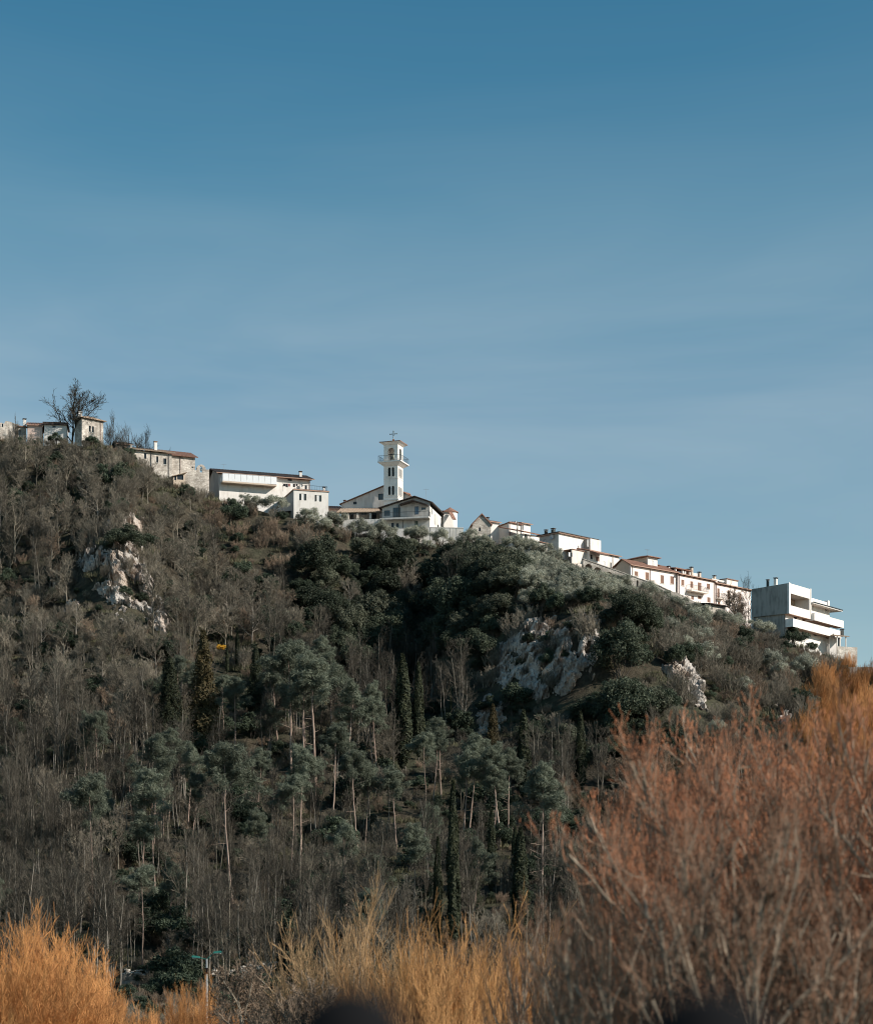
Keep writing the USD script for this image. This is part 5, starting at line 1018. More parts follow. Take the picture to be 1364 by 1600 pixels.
# (polygon in picture coordinates of the foot of the plant, weights, phrase for the labels)
ZONES = [
 ('rock', None, {'scrub': .28, 'ivy': .26}, 'clinging to the pale rock face'),
 ('below_houses_left', [(-80,640),(190,690),(330,760),(300,800),(180,800),(-80,780)], {'bare': .42, 'scrub': .3, 'ivy': .18, 'oak': .03}, 'on the top left slope under the stone houses'),
 ('under_long_house', [(300,760),(540,800),(540,905),(420,905),(300,840)], {'brownscrub': .55, 'scrub': .15, 'ivy': .10, 'barebrown': .12}, 'on the slope under the long white house'),
 ('olive_church', [(470,790),(780,830),(800,870),(640,862),(500,850)], {'olive': .75, 'ivy': .12, 'scrub': .08}, 'on the bank under the church'),
 ('oak_wood', [(500,850),(640,862),(800,872),(812,960),(770,1060),(560,1075),(470,960),(440,880)], {'oak': .74, 'ivy': .12, 'bare': .07, 'slender': .05}, 'in the dark evergreen wood under the church'),
 ('olive_right', [(780,840),(930,880),(1060,925),(1060,958),(950,956),(810,965),(800,872)], {'olive': .80, 'ivy': .03, 'scrub': .13}, 'on the olive terraces under the village street'),
 ('scrub_right', [(1060,925),(1130,960),(1210,985),(1300,1020),(1420,1040),(1420,1240),(1120,1200),(1112,1110),(1060,1020),(950,956)], {'brownscrub': .28, 'scrub': .38, 'olive': .14, 'ivy': .08}, 'on the open slope under the modern white building'),
 ('cliff_green', [(940,956),(1060,1020),(1060,1110),(1112,1110),(1110,1210),(900,1210),(790,1180),(760,1060),(812,960)], {'oak': .42, 'ivy': .40, 'scrub': .1}, 'on the cliff with the broad limestone face'),
 ('pine_wood', [(300,1040),(470,1020),(560,1075),(760,1060),(800,1190),(930,1200),(900,1470),(640,1500),(430,1400),(230,1420),(230,1180)], {'pine': .34, 'slender': .36, 'scrub': .12, 'ivy': .16}, 'in the pine wood on the lower slope'),
 ('left_bare', [(-80,780),(180,800),(300,840),(470,960),(470,1020),(300,1040),(230,1180),(-80,1180)], {'bare': .40, 'scrub': .16, 'ivy': .24, 'barebrown': .15, 'slender': .04}, 'on the bare wooded slope to the left'),
 ('low_left', [(-80,1180),(230,1180),(230,1420),(430,1400),(640,1500),(640,1600),(-80,1600)], {'slender': .56, 'bare': .14, 'ivy': .22, 'pine': .06}, 'in the shaded bare wood at the foot of the hill'),
 ('low_right', [(640,1480),(900,1460),(920,1200),(1120,1200),(1450,1240),(1450,1600),(640,1600)], {'barebrown': .4, 'slender': .3, 'scrub': .25}, 'at the foot of the hill behind the red trees'),
]
def zone_of(px, row):
    if any(inside(px, row, r) for r in ROCKS): return ZONES[0]
    for z in ZONES[1:]:
        if inside(px, row, z[1]): return z
    return None
WORDS = {'bare': ('bare_tree', 'bare grey deciduous tree', 'tree'), 'barebrown': ('brown_tree', 'bare brownish deciduous tree', 'tree'), 'slender': ('slender_tree', 'slender bare tree with thin trunks', 'tree'),
         'scrub': ('grey_shrub', 'leafless grey shrub', 'shrub'), 'brownscrub': ('brown_shrub', 'leafless reddish brown shrub', 'shrub'), 'oak': ('evergreen_oak', 'dark evergreen oak', 'tree'),
         'ivy': ('evergreen_bush', 'dark green evergreen bush', 'bush'), 'olive': ('olive_tree', 'grey-green olive tree', 'olive tree'), 'pine': ('pine_tree', 'tall pine with bare pinkish trunk', 'pine tree')}
SIZE = {'bare': (0.65, 1.1), 'barebrown': (0.6, 1.0), 'slender': (0.7, 1.1), 'scrub': (0.7, 1.5), 'brownscrub': (0.7, 1.35), 'oak': (0.4, 1.3), 'ivy': (0.5, 1.15), 'olive': (0.65, 1.1), 'pine': (0.5, 0.98)}
HALF = {'bare': 4.0, 'barebrown': 3.5, 'slender': 5.5, 'scrub': 1.6, 'brownscrub': 1.5, 'oak': 3.6, 'ivy': 2.0, 'olive': 2.2, 'pine': 11.0}
MARKS = [(60,720,'below the ruined cottage on the ridge'),(145,730,'under the stone tower house'),(250,780,'below the farmhouse'),(390,830,'under the long white house'),(480,850,'below the cube-shaped house'),(60,860,'left of the left limestone face'),
 (180,1020,'under the left limestone face'),(300,900,'right of the left limestone face'),(60,1000,'at the left edge, mid slope'),(300,1010,'above the rusty conifer'),(420,960,'in the scrub above the pines'),(570,860,'below the church terrace'),
 (600,960,'left of the dark hollow'),(680,1010,'in the dark hollow'),(720,910,'above the dark hollow'),(800,900,'above the broad limestone face'),(880,920,'under the corner house'),(980,960,'below the stone street wall'),
 (1080,1000,'below the stone shed'),(1190,1010,'below the stained concrete wall'),(1290,1040,'right of the modern building'),(850,1110,'under the broad limestone face'),(970,1050,'left of the rounded rock knob'),(1010,1150,'below the rounded rock knob'),
 (1150,1100,'right of the rounded rock knob'),(1220,1170,'by the small rock streak'),(150,1130,'left of the dark conifer'),(50,1260,'low at the left edge'),(260,1260,'below the dark conifer'),(380,1230,'right below the rusty conifer'),(490,1200,'around the paired pale pine trunks'),
 (640,1140,'around the cypress pair'),(760,1250,'below the pinkish rock rib'),(880,1270,'near the pointed cypress'),(560,1350,'above the straw-coloured trees'),(700,1400,'beside the very tall thin cypress'),(330,1420,'above the lamp post'),(150,1430,'above the left orange willows'),(450,1450,'left of the straw-coloured trees'),(840,1430,'left of the red trees')]
_mk = np.array([m[:2] for m in MARKS], float)
def near_mark(px, row): return MARKS[int(np.argmin(((_mk - [px, row]) ** 2).sum(1)))][2]
cands = []
for Y in np.arange(228.0, 462.0, 3.7):
    for X in np.arange(-150.0, 150.0, 3.7):
        x, y = X + rngL.uniform(-2, 2), Y + rngL.uniform(-2, 2); px = ppx(x, y)
        if -50 < px < 1420: cands.append((x, y))
cands = np.array(cands); cz = height(cands[:, 0], cands[:, 1])
KEEP = []            # (px, row, radius px) kept free of random plants
crest_px, crest_y = np.array(list(COLS)), np.array(_crest)
CYP = [
    (629, 1208, 178, 1.05, 1, 'tall dark cypress, the broader of the pair in mid slope'), (654, 1188, 148, 0.95, 0, 'dark cypress, the slimmer right one of the pair in mid slope'),
    (818, 1250, 136, 1.15, 1, 'cypress with sunlit yellowish side standing near the rock rib'), (907, 1244, 126, 1.1, 0, 'dark pointed cypress to the right of the sunlit one'),
    (708, 1500, 270, 0.68, 2, 'very tall thin cypress rising from behind the yellow willows'), (684, 1480, 165, 0.8, 2, 'thin cypress just left of the very tall one behind the yellow willows'),
    (768, 1400, 130, 1.0, 2, 'thin cypress beside a pale pine trunk on the lower slope'), (805, 1395, 100, 1.1, 0, 'short cypress on the lower slope left of the red trees'),
    (371, 1045, 60, 1.0, 0, 'small cypress above the left pines, beside the yellow bush'), (355, 1055, 44, 1.2, 2, 'smallest cypress, by the yellow bush above the left pines'),
    (704, 1130, 50, 0.9, 2, 'little cypress right of the pair in mid slope'), (1260, 1150, 62, 1.3, 2, 'lone small cypress above the red twigs on the right'),
    (813, 1470, 170, 1.1, 1, 'dark cypress low down beside the brown shrubs left of the red trees')]
PIN = [(494, 1232, 210, 0), (478, 1225, 180, 1), (455, 1215, 190, 2), (367, 1190, 115, 3), (418, 1200, 100, 1), (722, 1330, 155, 0), (782, 1330, 160, 1), (690, 1250, 110, 3), (668, 1280, 120, 2), (545, 1230, 160, 1),
                       (590, 1230, 120, 2), (215, 1420, 150, 0), (243, 1400, 170, 3), (300, 1320, 110, 1), (365, 1420, 230, 2), (400, 1280, 110, 0), (222, 1520, 150, 2), (262, 1480, 130, 1), (520, 1280, 130, 3), (620, 1330, 130, 0), (560, 1330, 140, 2)]
SPEC = [(c[0], c[1], c[2], 7, .15) for c in CYP] + [(c[0], c[1], c[2], 14, .3) for c in PIN] + [(318, 1185, 195, 22, .35), (192, 872, 52, 20, .2), (346, 1028, 22, 8, 0), (400, 1110, 95, 12, .4), (770, 1215, 110, 14, .3)]
ROCKBOX = [(805, 968, 1085, 26), (850, 968, 1090, 26), (905, 972, 1070, 26), (775, 1045, 1140, 18), (1070, 1030, 1105, 28), (180, 812, 940, 38), (1225, 1090, 1145, 12)]
SPEC = [(px, foot - h, foot - cut * h, hw, hit(px, foot)[1]) for px, foot, h, hw, cut in SPEC]
RB = [(px, a_, b_, hw, hit(px, (a_ + b_) / 2)[1] + 4) for px, a_, b_, hw in ROCKBOX]
WIDE = {'bare': 2.6, 'barebrown': 2.2, 'slender': 1.6, 'scrub': 1.6, 'brownscrub': 1.6, 'oak': 3.2, 'ivy': 2.0, 'olive': 2.3, 'pine': 2.8}
TALL = {'bare': 8.5, 'barebrown': 6.8, 'slender': 12.0, 'scrub': 3.2, 'brownscrub': 2.9, 'oak': 8.2, 'ivy': 4.4, 'olive': 4.9, 'pine': 17.5}
crest_row = np.array([c[-1][0] for c in COLS.values()])
rngK = np.random.default_rng(5)
def hides(k, x, y, z, sc, px):
    w, top, bot = WIDE[k] * sc * FPX / y, prow(z + TALL[k] * sc, y), prow(z + (TALL[k] * sc * .6 if k == 'pine' else 0), y)
    return any(y < Y - .5 and abs(px - p) < hw + w * .8 and top < r1 and bot > r0 for p, r0, r1, hw, Y in (SPEC if k in ('scrub', 'ivy', 'brownscrub') and rngK.random() < .5 else SPEC + RB))
chosen = []
for (x, y), z in zip(cands, cz):
    px, row = ppx(x, y), prow(z, y)
    yc = np.interp(px, crest_px, crest_y)
    if y > yc - 1: continue
    if px > 1262 and 1022 < row < 1260 and (px > 1300 or row > 1085): continue
    zn = zone_of(px, row)
    if zn is None: continue
    u = rngL.random(); acc = 0
    for k, w in zn[2].items():
        acc += w
        if u < acc:
            sc = rngL.uniform(*SIZE[k])
            if y > yc - 9: sc *= 0.72                     # low growth just under the houses
            lim = np.interp(px, crest_px, crest_row) - (7 if px < 175 else 14 if px < 215 else 10)
            sc = min(sc, max(0.25, (ZC + (HR - lim) / FPX * y - z) / TALL[k]))
            if k == 'pine':
                pl = np.interp(px, [-50, 200, 330, 500, 600, 700, 800, 950], [1250, 1085, 1010, 1015, 1095, 1125, 1180, 1235]); s2 = (ZC + (HR - pl) / FPX * y - z) / TALL[k]
                if s2 < .5: break
                sc = min(sc, s2)
            if not hides(k, x, y, z, sc, px): chosen.append((k, zn, x, y, z, sc, px, row))
            break
FREE_FROM = [(590, 790, 905, 1000), ]
MAXI = {'bare': 300, 'slender': 300, 'scrub': 260, 'brownscrub': 200, 'oak': 300, 'ivy': 260, 'olive': 260, 'pine': 200, 'barebrown': 200}
ONES = 'zeroth first second third fourth fifth sixth seventh eighth ninth tenth eleventh twelfth thirteenth fourteenth fifteenth sixteenth seventeenth eighteenth nineteenth'.split()
TENS = {20: 'twent', 30: 'thirt', 40: 'fort', 50: 'fift', 60: 'sixt', 70: 'sevent'}
def ordinal(n): return ONES[n] if n < 20 else TENS[n // 10 * 10] + ('ieth' if n % 10 == 0 else 'y-' + ONES[n % 10])
left, clusters = [], {}
for k in WORDS:
    mine = sorted([c for c in chosen if c[0] == k], key=lambda c: -c[5] * HALF[k] / c[3])
    for i, c in enumerate(mine):
        if i < MAXI[k]: clusters.setdefault((k, near_mark(c[6], c[7] - HALF[k] * FPX / c[3])), []).append(c)
        else: left.append((k, *c[2:6]))
for (k, mk), mine in clusters.items():
    nm, words, ct = WORDS[k]
    for i, (kk, zn, x, y, z, sc, px, row) in enumerate(sorted(mine, key=lambda c: c[6])):
        tail = f', {ordinal(i + 1)} from the left' if len(mine) > 1 else ''
        plant(k, nm, (x, y, z), sc, rngL.uniform(0, 360), f'{words} {mk}{tail}', ct, f'{words}s {mk}' if len(mine) > 1 else None, var=int(rngL.integers(0, 99)), sz=sc * rngL.uniform(0.88, 1.15))
print('plants', {k: sum(c[0] == k for c in chosen) for k in WORDS}, 'left', len(left))

# undergrowth: low scrub and grass over the whole slope, what nobody could count
ux, uy = rngL.uniform(-150, 150, 14500), rngL.uniform(170, 462, 14500)
uz = height(ux, uy); upx, urow = ppx(ux, uy), prow(uz, uy)
yc = np.interp(upx, crest_px, crest_y)
ok = (upx > -40) & (upx < 1410) & (uy < yc + 4)
inrock = np.array([any(inside(a, b, r) for r in ROCKS) for a, b in zip(upx, urow)])
ok &= ~(inrock & (rngL.random(14500) < 0.7))
ux, uy, uz, upx = ux[ok], uy[ok], uz[ok], upx[ok]
keys = KINDS['tuft'] + KINDS['scrub'] + KINDS['brownscrub'] + KINDS['ivy']
n = len(ux); nk = [len(KINDS[k]) for k in ('tuft', 'scrub', 'brownscrub', 'ivy')]
u = rngL.random(n)
grp = np.where(u < .42, 0, np.where(u < .68, 1, np.where(u < .88, 2, 3)))
st = np.cumsum([0] + nk)
which = st[grp] + (rngL.random(n) * np.array(nk)[grp]).astype(int)
scl = np.where(grp == 0, rngL.uniform(0.8, 1.8, n), rngL.uniform(0.28, 0.6, n))
mass('undergrowth', 'low tangled scrub and dry grass covering the hillside between the trees', 'undergrowth', keys, np.c_[ux, uy, uz - 0.05], scl, rngL.uniform(0, 360, n), which)
if left:
    keys = [KINDS[k][0] for k in WORDS]; ix = {k: i for i, k in enumerate(WORDS)}
    mass('far_woodland', 'smaller shrubs and thin trees filling the wood on the hillside', 'woodland', keys, [l[1:4] for l in left], [l[4] for l in left], rngL.uniform(0, 360, len(left)), [ix[l[0]] for l in left])

def at(px, row): return hit(px, row)
def on(px, Y):
    X = (px - CXP) / FPX * Y; return np.array([X, Y, float(height(np.array([X]), np.array([Y]))[0])])
# cypresses and special trees: (px, row of foot, height in photograph pixels, width factor)
def by_px(key, px, foot, hpx, nat, name, label, ct, group=None, var=0, wide=1.0):
    p = at(px, foot); s = hpx / FPX * p[1] / nat
    return plant(key, name, p, s * wide, (px * 37) % 360, label, ct, group, var=var, sz=s)
for px, foot, h, w, v, lab in CYP:
    by_px('cypress', px, foot, h, 16.0, 'cypress_tree', lab, 'cypress', None, v, w)
by_px('rusty', 318, 1185, 195, 17.0, 'rusty_conifer', 'rusty brown-green conifer standing left of the pines', 'conifer')
by_px('conifer', 265, 1180, 150, 16.0, 'dark_conifer', 'broad dark conifer next to the rusty brown one', 'conifer')
by_px('conifer', 400, 1110, 95, 16.0, 'dark_conifer', 'dark layered conifer between the small cypresses and the pines', 'conifer')
by_px('rusty', 770, 1215, 110, 17.0, 'rusty_conifer', 'rusty brown conifer at the foot of the pinkish rock rib', 'conifer')
by_px('conifer', 738, 1440, 90, 16.0, 'dark_conifer', 'small blue-green conifer low beside the thin cypresses', 'conifer', None, 0, 1.2)
by_px('yellow', 346, 1028, 22, 4.0, 'yellow_bush', 'small bright yellow-leaved bush on the left slope', 'bush')
by_px('oak', 192, 872, 52, 8.0, 'evergreen_oak', 'round dark bush growing in the middle of the left limestone face', 'bush', None, 0, 1.2)
# pines that show clearly: (px, foot, height)
_seen = {}
for px, foot, h, v in PIN:
    mk = near_mark(px, foot - h / 2); _seen[mk] = _seen.get(mk, 0) + 1
    by_px('pine', px, foot, h, 17.5, 'pine_tree', f'clear-standing pine with long bare trunk {mk}' + (f', number {ONES[_seen[mk]]}'.replace('number ', '') + ' such one' if _seen[mk] > 1 else ''), 'pine tree', 'clear-standing pines on the lower slope', v, 1.05)
# trees on the skyline
def sky_tree(px, top, Y, key, nat, label, var=0, wide=1.0):
    p = on(px, Y); s_ = (P(px, top, Y)[2] - p[2]) / nat
    plant(key, 'bare_tree', p, s_ * wide, px * 31 % 360, label, 'tree', None, var, s_)
sky_tree(112, 596, 455, 'fan', TOP[KINDS['fan'][0]], 'wide bare tree standing against the sky behind the stone tower house', 0, 1.1)
sky_tree(178, 650, 452, 'airy', 9.0, 'thin bare tree on the skyline right of the stone tower house', 1, 0.6)
sky_tree(204, 662, 453, 'airy', 9.0, 'bare tree behind the ivy-covered roof left of the farmhouse', 0, 0.7)
sky_tree(228, 674, 454, 'airy', 9.0, 'low bare tree behind the farmhouse roof', 1, 0.75)
sky_tree(24, 650, 453, 'airy', 9.0, 'small thin bare tree on the skyline at far left', 1, 0.3)
sky_tree(1168, 895, 432, 'airy', 9.0, 'bare tree against the sky between the pink row and the modern building', 0, 0.6)
sky_tree(1150, 915, 424, 'barebrown', 7.0, 'bare brown tree before the far end of the pink row', 0, 1.0)
# a fringe of shrubs along the top, in front of the old stone houses
for i, px in enumerate(list(range(-10, 112, 14)) + [168, 186, 200, 330, 352, 372, 640, 610, 560, 570]):
    Yk = float(np.interp(px, crest_px, crest_y)) - 0.5 - (i % 3) * 1.1
    k = ('scrub', 'brownscrub', 'scrub', 'ivy')[i % 4]
    plant(k, WORDS[k][0], on(px, Yk), 0.38 + 0.2 * ((i * 7) % 5) / 4, i * 47, f'{WORDS[k][1]} in the fringe along the ridge top, {ordinal(i + 1)} of it', WORDS[k][2], 'shrubs along the ridge top')
# shrubs, olives placed where the photograph shows them close to the houses
for px, foot, h, lab in [(392, 800, 30, 'round olive tree in front of the long white house, left one'), (428, 806, 36, 'olive tree close to the cube-shaped white house'), (500, 838, 36, 'olive tree under the right corner of the cube-shaped house'),
                         (525, 835, 38, 'olive tree left of the terrace wall under the church'), (598, 858, 44, 'olive tree standing in front of the gabled house'), (645, 850, 30, 'small sparse olive tree before the concrete wall'),
                         (752, 852, 50, 'large olive tree in front of the pink gable'), (729, 850, 46, 'olive tree in the gap between the concrete wall and the pink gable'), (787, 856, 46, 'olive tree right of the pink gable'), (1043, 945, 42, 'dense round olive tree against the pink row house'),
                         (985, 945, 30, 'olive tree below the stone street wall'), (1000, 952, 28, 'second olive tree below the stone street wall'), (1125, 985, 34, 'olive tree by the stone shed wall'),
                         (1205, 985, 40, 'olive tree in front of the stained concrete wall'), (1170, 975, 36, 'olive tree left of the stained concrete wall'), (915, 915, 26, 'olive tree under the white corner house'), (905, 892, 32, 'olive tree against the white corner house'),
                         (866, 890, 28, 'olive tree under the grey shaded wall of the corner house'), (720, 845, 34, 'olive tree at the end of the concrete wall'), (1090, 985, 40, 'olive tree in front of the dark shed front')]:
    by_px('olive', px, foot, h, 4.9, 'olive_tree', lab, 'olive tree', None, int(px) % 4, 1.1)
LINE = [(655, 853), (690, 857), (712, 852), (735, 860), (760, 863), (798, 868), (828, 874), (852, 882), (940, 917), (965, 927), (1010, 942), (1030, 950), (1060, 962), (1080, 972), (1145, 990), (1190, 1000), (560, 842), (575, 848), (478, 822), (410, 792), (355, 783)]
for i, (px, foot) in enumerate(sorted(LINE)):
    by_px('olive', px, foot, 24 + (px * 7) % 13, 4.9, 'olive_tree', f'small olive tree in the line just below the village walls, {ordinal(i + 1)} from the left', 'olive tree', 'olive trees below the village walls', i, 1.15)
for px, foot, h, lab in [(1240, 1012, 36, 'dark bush under the balconies of the modern building'), (1285, 1018, 34, 'evergreen bush at the right foot of the modern building'), (1358, 1040, 34, 'dark tree at the right edge on the skyline'),
                         (1220, 1000, 34, 'dark bush at the corner of the modern building'), (700, 845, 24, 'dark shrub in front of the concrete wall')]:
    by_px('ivy', px, foot, h, 4.6, 'evergreen_bush', lab, 'bush', None, 0, 1.0)

# ---- the valley in front: willows and the red trees near the camera
def front(key, name, px, Y, top_row, nat, label, ct, group, var=None, wide=1.0, rz=0):
    X = (px - CXP) / FPX * Y; z = float(height(np.array([X]), np.array([Y]))[0]); hgt = ZC + (HR - top_row) / FPX * Y - z
    v = count.get(key, 0) if var is None else var; s = hgt / TOP[KINDS[key][v % len(KINDS[key])]]
    plant(key, name, (X, Y, z), s * wide, rz, label, ct, group, var, s)
ORD = [ordinal(i) for i in range(1, 60)]
G1 = 'orange willows at the lower left'
for i, (px, Y, top, wd) in enumerate([(-30, 92, 1462, 1.15), (28, 95, 1435, 1.0), (62, 97, 1448, 1.0), (10, 86, 1500, 1.2), (85, 99, 1468, 0.95), (112, 96, 1490, 1.0), (60, 88, 1520, 1.2), (140, 94, 1530, 0.9), (165, 93, 1556, 0.9), (120, 88, 1560, 1.1)]):
    front('willow', 'orange_willow', px, Y, top, 6.6, f'bright orange leafless willow in the lower left clump, {ORD[sorted([-30, 28, 62, 10, 85, 112, 60, 140, 165, 120]).index(px)]} from the left', 'willow', G1, i, wd, i * 77)
for i, (px, Y, top, lab) in enumerate([(290, 96, 1546, 'orange willow top just left of the lamp post'), (312, 97, 1534, 'orange willow directly beside the lamp post'), (345, 95, 1560, 'orange willow right of the lamp post'), (238, 95, 1576, 'low orange willow between the left clump and the lamp post'), (372, 93, 1568, 'short orange willow, second right of the lamp post')]):
    front('willow', 'orange_willow', px, Y, top, 6.6, lab, 'willow', None, i, 0.7, i * 51)
for i, (px, Y, top, lab) in enumerate([(540, 84, 1385, 'tallest straw-coloured bare tree in the middle foreground'), (500, 86, 1440, 'straw-coloured bare tree left of the tallest one'), (575, 82, 1430, 'straw-coloured bare tree right of the tallest one'), (608, 80, 1462, 'pale bare tree between the straw trees and the yellow willows')]):
    front('straw', 'straw_tree', px, Y, top, 8.4, lab, 'tree', None, i, 0.9, i * 63)
for i, (px, Y, top, lab) in enumerate([(640, 78, 1458, 'pale gold willow left in the middle clump'), (678, 77, 1470, 'pale gold willow in the centre of the middle clump'), (735, 78, 1440, 'tallest pale gold willow of the middle clump'), (762, 76, 1480, 'pale gold willow at the right end of the middle clump'), (700, 72, 1510, 'lower pale gold willow in front of the middle clump'), (600, 74, 1520, 'lower pale gold willow under the straw trees')]):
    front('willowgold', 'gold_willow', px, Y, top - 14, 6.6, lab, 'willow', None, i, 0.85, i * 41)
for i, (px, Y, top) in enumerate([(440, 78, 1545), (400, 74, 1560), (480, 72, 1530), (520, 66, 1560), (380, 88, 1500), (455, 90, 1490)]):
    front('barebrown', 'brown_tree', px, Y, top, 6.6, f'thin brown bare tree between the lamp post and the straw trees, {ORD[sorted([440, 400, 480, 520, 380, 455]).index(px)]} from the left', 'tree', 'thin brown trees in the foreground', i, 0.8, i * 91)
G3 = 'orange cane clumps at the upper right'
rngC = np.random.default_rng(8)
CANE = [(px + rngC.uniform(-5, 5), row + rngC.uniform(-9, 9), hh * rngC.uniform(.7, 1.25)) for row, x0, hh in ((1052, 1298, 40), (1082, 1288, 48), (1112, 1278, 58), (1146, 1262, 64), (1182, 1250, 70), (1222, 1240, 74), (1262, 1236, 76)) for px in range(x0, 1385, 15)]
for i, (px, foot, hh) in enumerate(sorted(CANE)):
    if 1236 < px < 1420 and 1034 < foot < 1052 and px > 1330: continue
    by_px('cane', px, foot, hh, 7.6, 'cane_clump', f'upright orange cane clump at the upper right, {ordinal(i + 1)} from the left', 'canes', G3, i, .9)
G4 = 'bare red-twigged and brown trees in the right foreground'
RED = [('red', 1095, 33, 1190, .5), ('red', 1160, 31, 1118, .62), ('red', 1215, 33, 1118, .95), ('red', 1290, 30, 1112, 1.0), ('red', 1370, 31, 1085, 1.0), ('red', 1048, 36, 1235, .45), ('redbrown', 985, 38, 1320, .45), ('red', 1185, 38, 1122, .9), ('red', 1255, 40, 1128, 1.0), ('red', 1330, 38, 1100, 1.0), ('red', 1130, 38, 1150, .55), ('red', 1420, 33, 1090, 1.0),
       ('redbrown', 1170, 26, 1230, 0.9), ('redbrown', 1275, 25, 1240, 0.95), ('redbrown', 1090, 27, 1290, 0.8), ('redbrown', 1350, 26, 1245, 0.95), ('redbrown', 925, 40, 1390, 0.45), ('redbrown', 1010, 29, 1370, 0.7), ('redbrown', 868, 42, 1450, 0.55), ('red', 1005, 40, 1285, .42), ('redbrown', 945, 34, 1410, .6), ('redbrown', 890, 36, 1480, .6), ('red', 1185, 42, 1135, .7), ('red', 1300, 42, 1125, .9), ('red', 1385, 42, 1095, .9), ('red', 1075, 42, 1210, .45), ('red', 962, 42, 1325, .42), ('redbrown', 845, 52, 1400, .6), ('redbrown', 808, 56, 1465, .55), ('redbrown', 890, 55, 1400, .45)]
for fam in (True, False):
    rowt = sorted([r for r in RED if (r[2] > 29) == fam], key=lambda r: r[1])
    for i, (k, px, Y, top, wd) in enumerate(rowt):
        words = 'reddish-tipped bare tree' if k == 'red' else 'bare brown-twigged tree'
        front(k, 'red_tree' if k == 'red' else 'brown_twigged_tree', px, Y, top, 9.0 if k == 'red' else 8.5, f'blurred {words}, {ORD[i]} from the left in the {"back" if fam else "front"} row of the right foreground', 'tree', G4, None, wd, (px * 83 + 140) % 360)
# ================================================================ lamp post, roadside wall, railing by the camera
p = on(323, 110.0); zt_ = P(323, 1496, 110.0)[2]
lp = thing('lamp_post', p, 'slim galvanised lamp post with two small greenish lamp heads above the willows', 'lamp post')
part(lp, 'pole', tubes(np.array([[p - [0, 0, .3], p + [0, 0, 3.0], [p[0], p[1], zt_ - .1]]]), np.array([[.075, .06, .045]]), 10), 'galvanised', smooth=True)
part(lp, 'band', tubes(np.array([[[p[0], p[1], zt_ - .85], [p[0], p[1], zt_ - .55]]]), np.array([[.08, .08]]), 8), 'black_paint')
for s_, dz in ((-1, -.02), (1, .22)):
    a = np.array([p[0], p[1], zt_ - .12]); b = a + np.array([s_ * .38, 0, .12 + dz]); ar = part(lp, 'arm', tubes(np.array([[a, a + [s_ * .2, 0, .05 + dz * .6], b]]), np.full((1, 3), .022), 6), 'teal_paint')
    c = b + np.array([s_ * .16, 0, .03]); hd = part(lp, 'lamp_head', hexa([c + np.array([x * .22 * (1 if z < 0 else .8), y * .09 * (1 if z < 0 else .6), z * .045 + s_ * x * .02]) for z in (-1, 1) for y in (-1, 1) for x in (-1, 1)]), 'teal_paint')
    part(lp, 'lens', wbox(c[0] - .18, c[0] + .18, c[1] - .06, c[1] + .06, c[2] - .075, c[2] - .05), 'bulb_glass') if False else part(hd, 'lens', wbox(c[0] - .18, c[0] + .18, c[1] - .06, c[1] + .06, c[2] - .08, c[2] - .05), 'bulb_glass')
rngS = np.random.default_rng(77)
rw = thing('roadside_wall', on(320, 236.0), 'low dry stone wall of pale stones along the foot of the hill', 'wall')
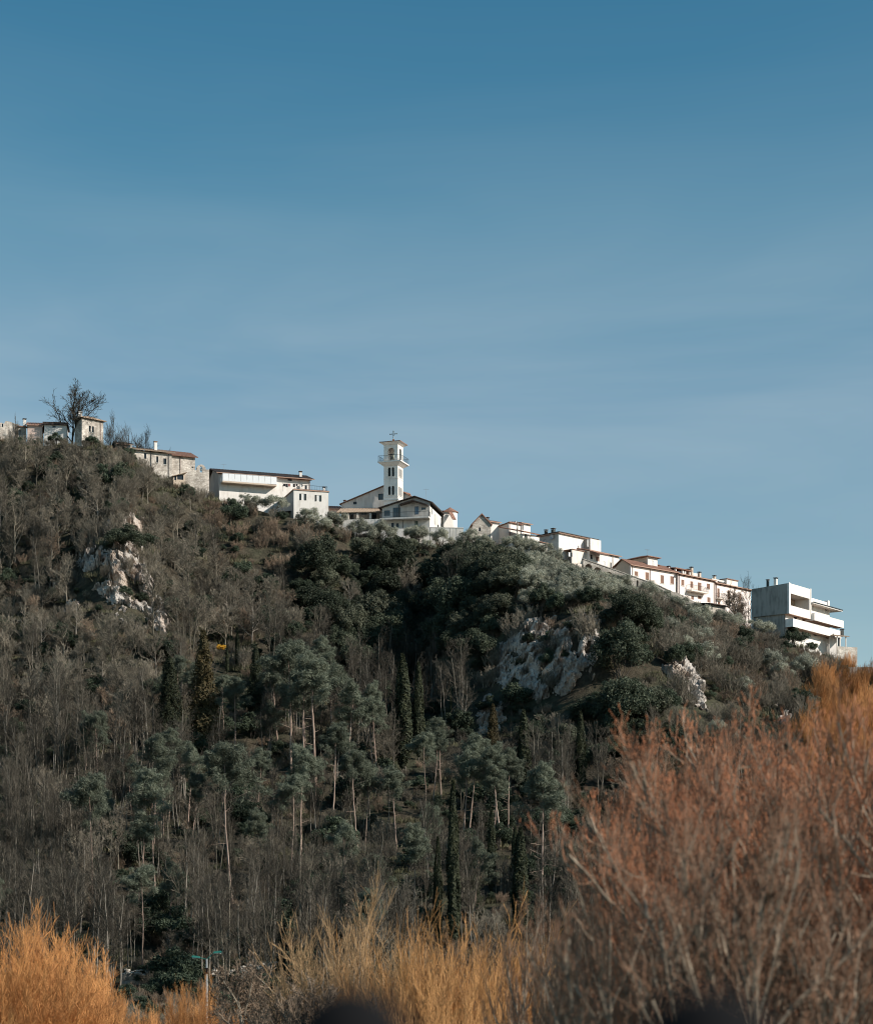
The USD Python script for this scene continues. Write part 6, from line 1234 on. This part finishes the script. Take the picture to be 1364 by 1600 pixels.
for k in range(170):
    px = 196 + (432 - 196) * (k + rngS.random()) / 170
    if rngS.random() < .3: continue
    q = on(px, 236.0 + rngS.uniform(-.6, .6)); sz = rngS.uniform(.12, .30, 3) * np.array([1.2, .9, .75]); zz_ = P(px, 1517 - 4 * math.sin(px * .05) - (px > 380) * (px - 380) * .15, 236)[2] + rngS.uniform(-.35, .3)
    m = trimesh.creation.icosphere(1, 1.0); v = np.array(m.vertices) * sz * (0.8 + 0.4 * rngS.random((len(m.vertices), 1)))
    part(rw, 'stone', (v + [q[0], q[1], zz_], np.array(m.faces)), 'grey_stone')
bk = [on(px, 236.9) for px in np.linspace(190, 440, 26)]
V = []
for q, px in zip(bk, np.linspace(190, 440, 26)):
    zt2_ = P(px, 1522, 236.9)[2]; V += [[q[0], q[1], q[2] - 1.5], [q[0], q[1], zt2_], [q[0], q[1] + .8, zt2_ + .05], [q[0], q[1] + .8, q[2] - 1.5]]
F = []
for k in range(25):
    for a, b in ((0, 1), (1, 2), (2, 3)): F.append([4 * k + a, 4 * k + 4 + a, 4 * k + 4 + b, 4 * k + b])
part(rw, 'core', (np.array(V), np.array(F)), 'grey_stone')
# black railing posts with round caps, close to the lens
for px, row, Y, r, lab in ((545, 1538, 2.4, .070, 'black out-of-focus round post cap at the bottom edge, left one'), (1105, 1545, 2.4, .078, 'black out-of-focus round post cap at the bottom edge, right one')):
    t = P(px, row, Y); x, y = t[0], t[1]; zc_ = t[2] - r; gz = float(height(np.array([x]), np.array([y]))[0])
    po = thing('railing_post', (x, y, gz), lab, 'railing post')
    part(po, 'post', tubes(np.array([[[x, y, gz - .1], [x, y, zc_ - r * .8]]]), np.array([[.03, .03]]), 12), 'black_paint', smooth=True)
    m = trimesh.creation.icosphere(3, r); m.apply_translation([x, y, zc_]); part(po, 'cap', m, 'black_paint', smooth=True)
    part(po, 'collar', tubes(np.array([[[x, y, zc_ - r * 1.1], [x, y, zc_ - r * .75]]]), np.array([[.042, .042]]), 12), 'black_paint')

# brown scrub in front of the roadside wall and along the verge
for i, (px, Y) in enumerate([(205, 228), (236, 231), (268, 229), (300, 226), (345, 230), (372, 228), (398, 231), (424, 229), (190, 222), (250, 220), (330, 221), (410, 222)]):
    k = ('brownscrub', 'scrub', 'ivy')[i % 3]
    plant(k, WORDS[k][0], on(px, Y), .55 + .1 * (i % 4), i * 61, f'{WORDS[k][1]} on the verge before the roadside wall, {ordinal(i + 1)} of them', WORDS[k][2], 'shrubs on the road verge')
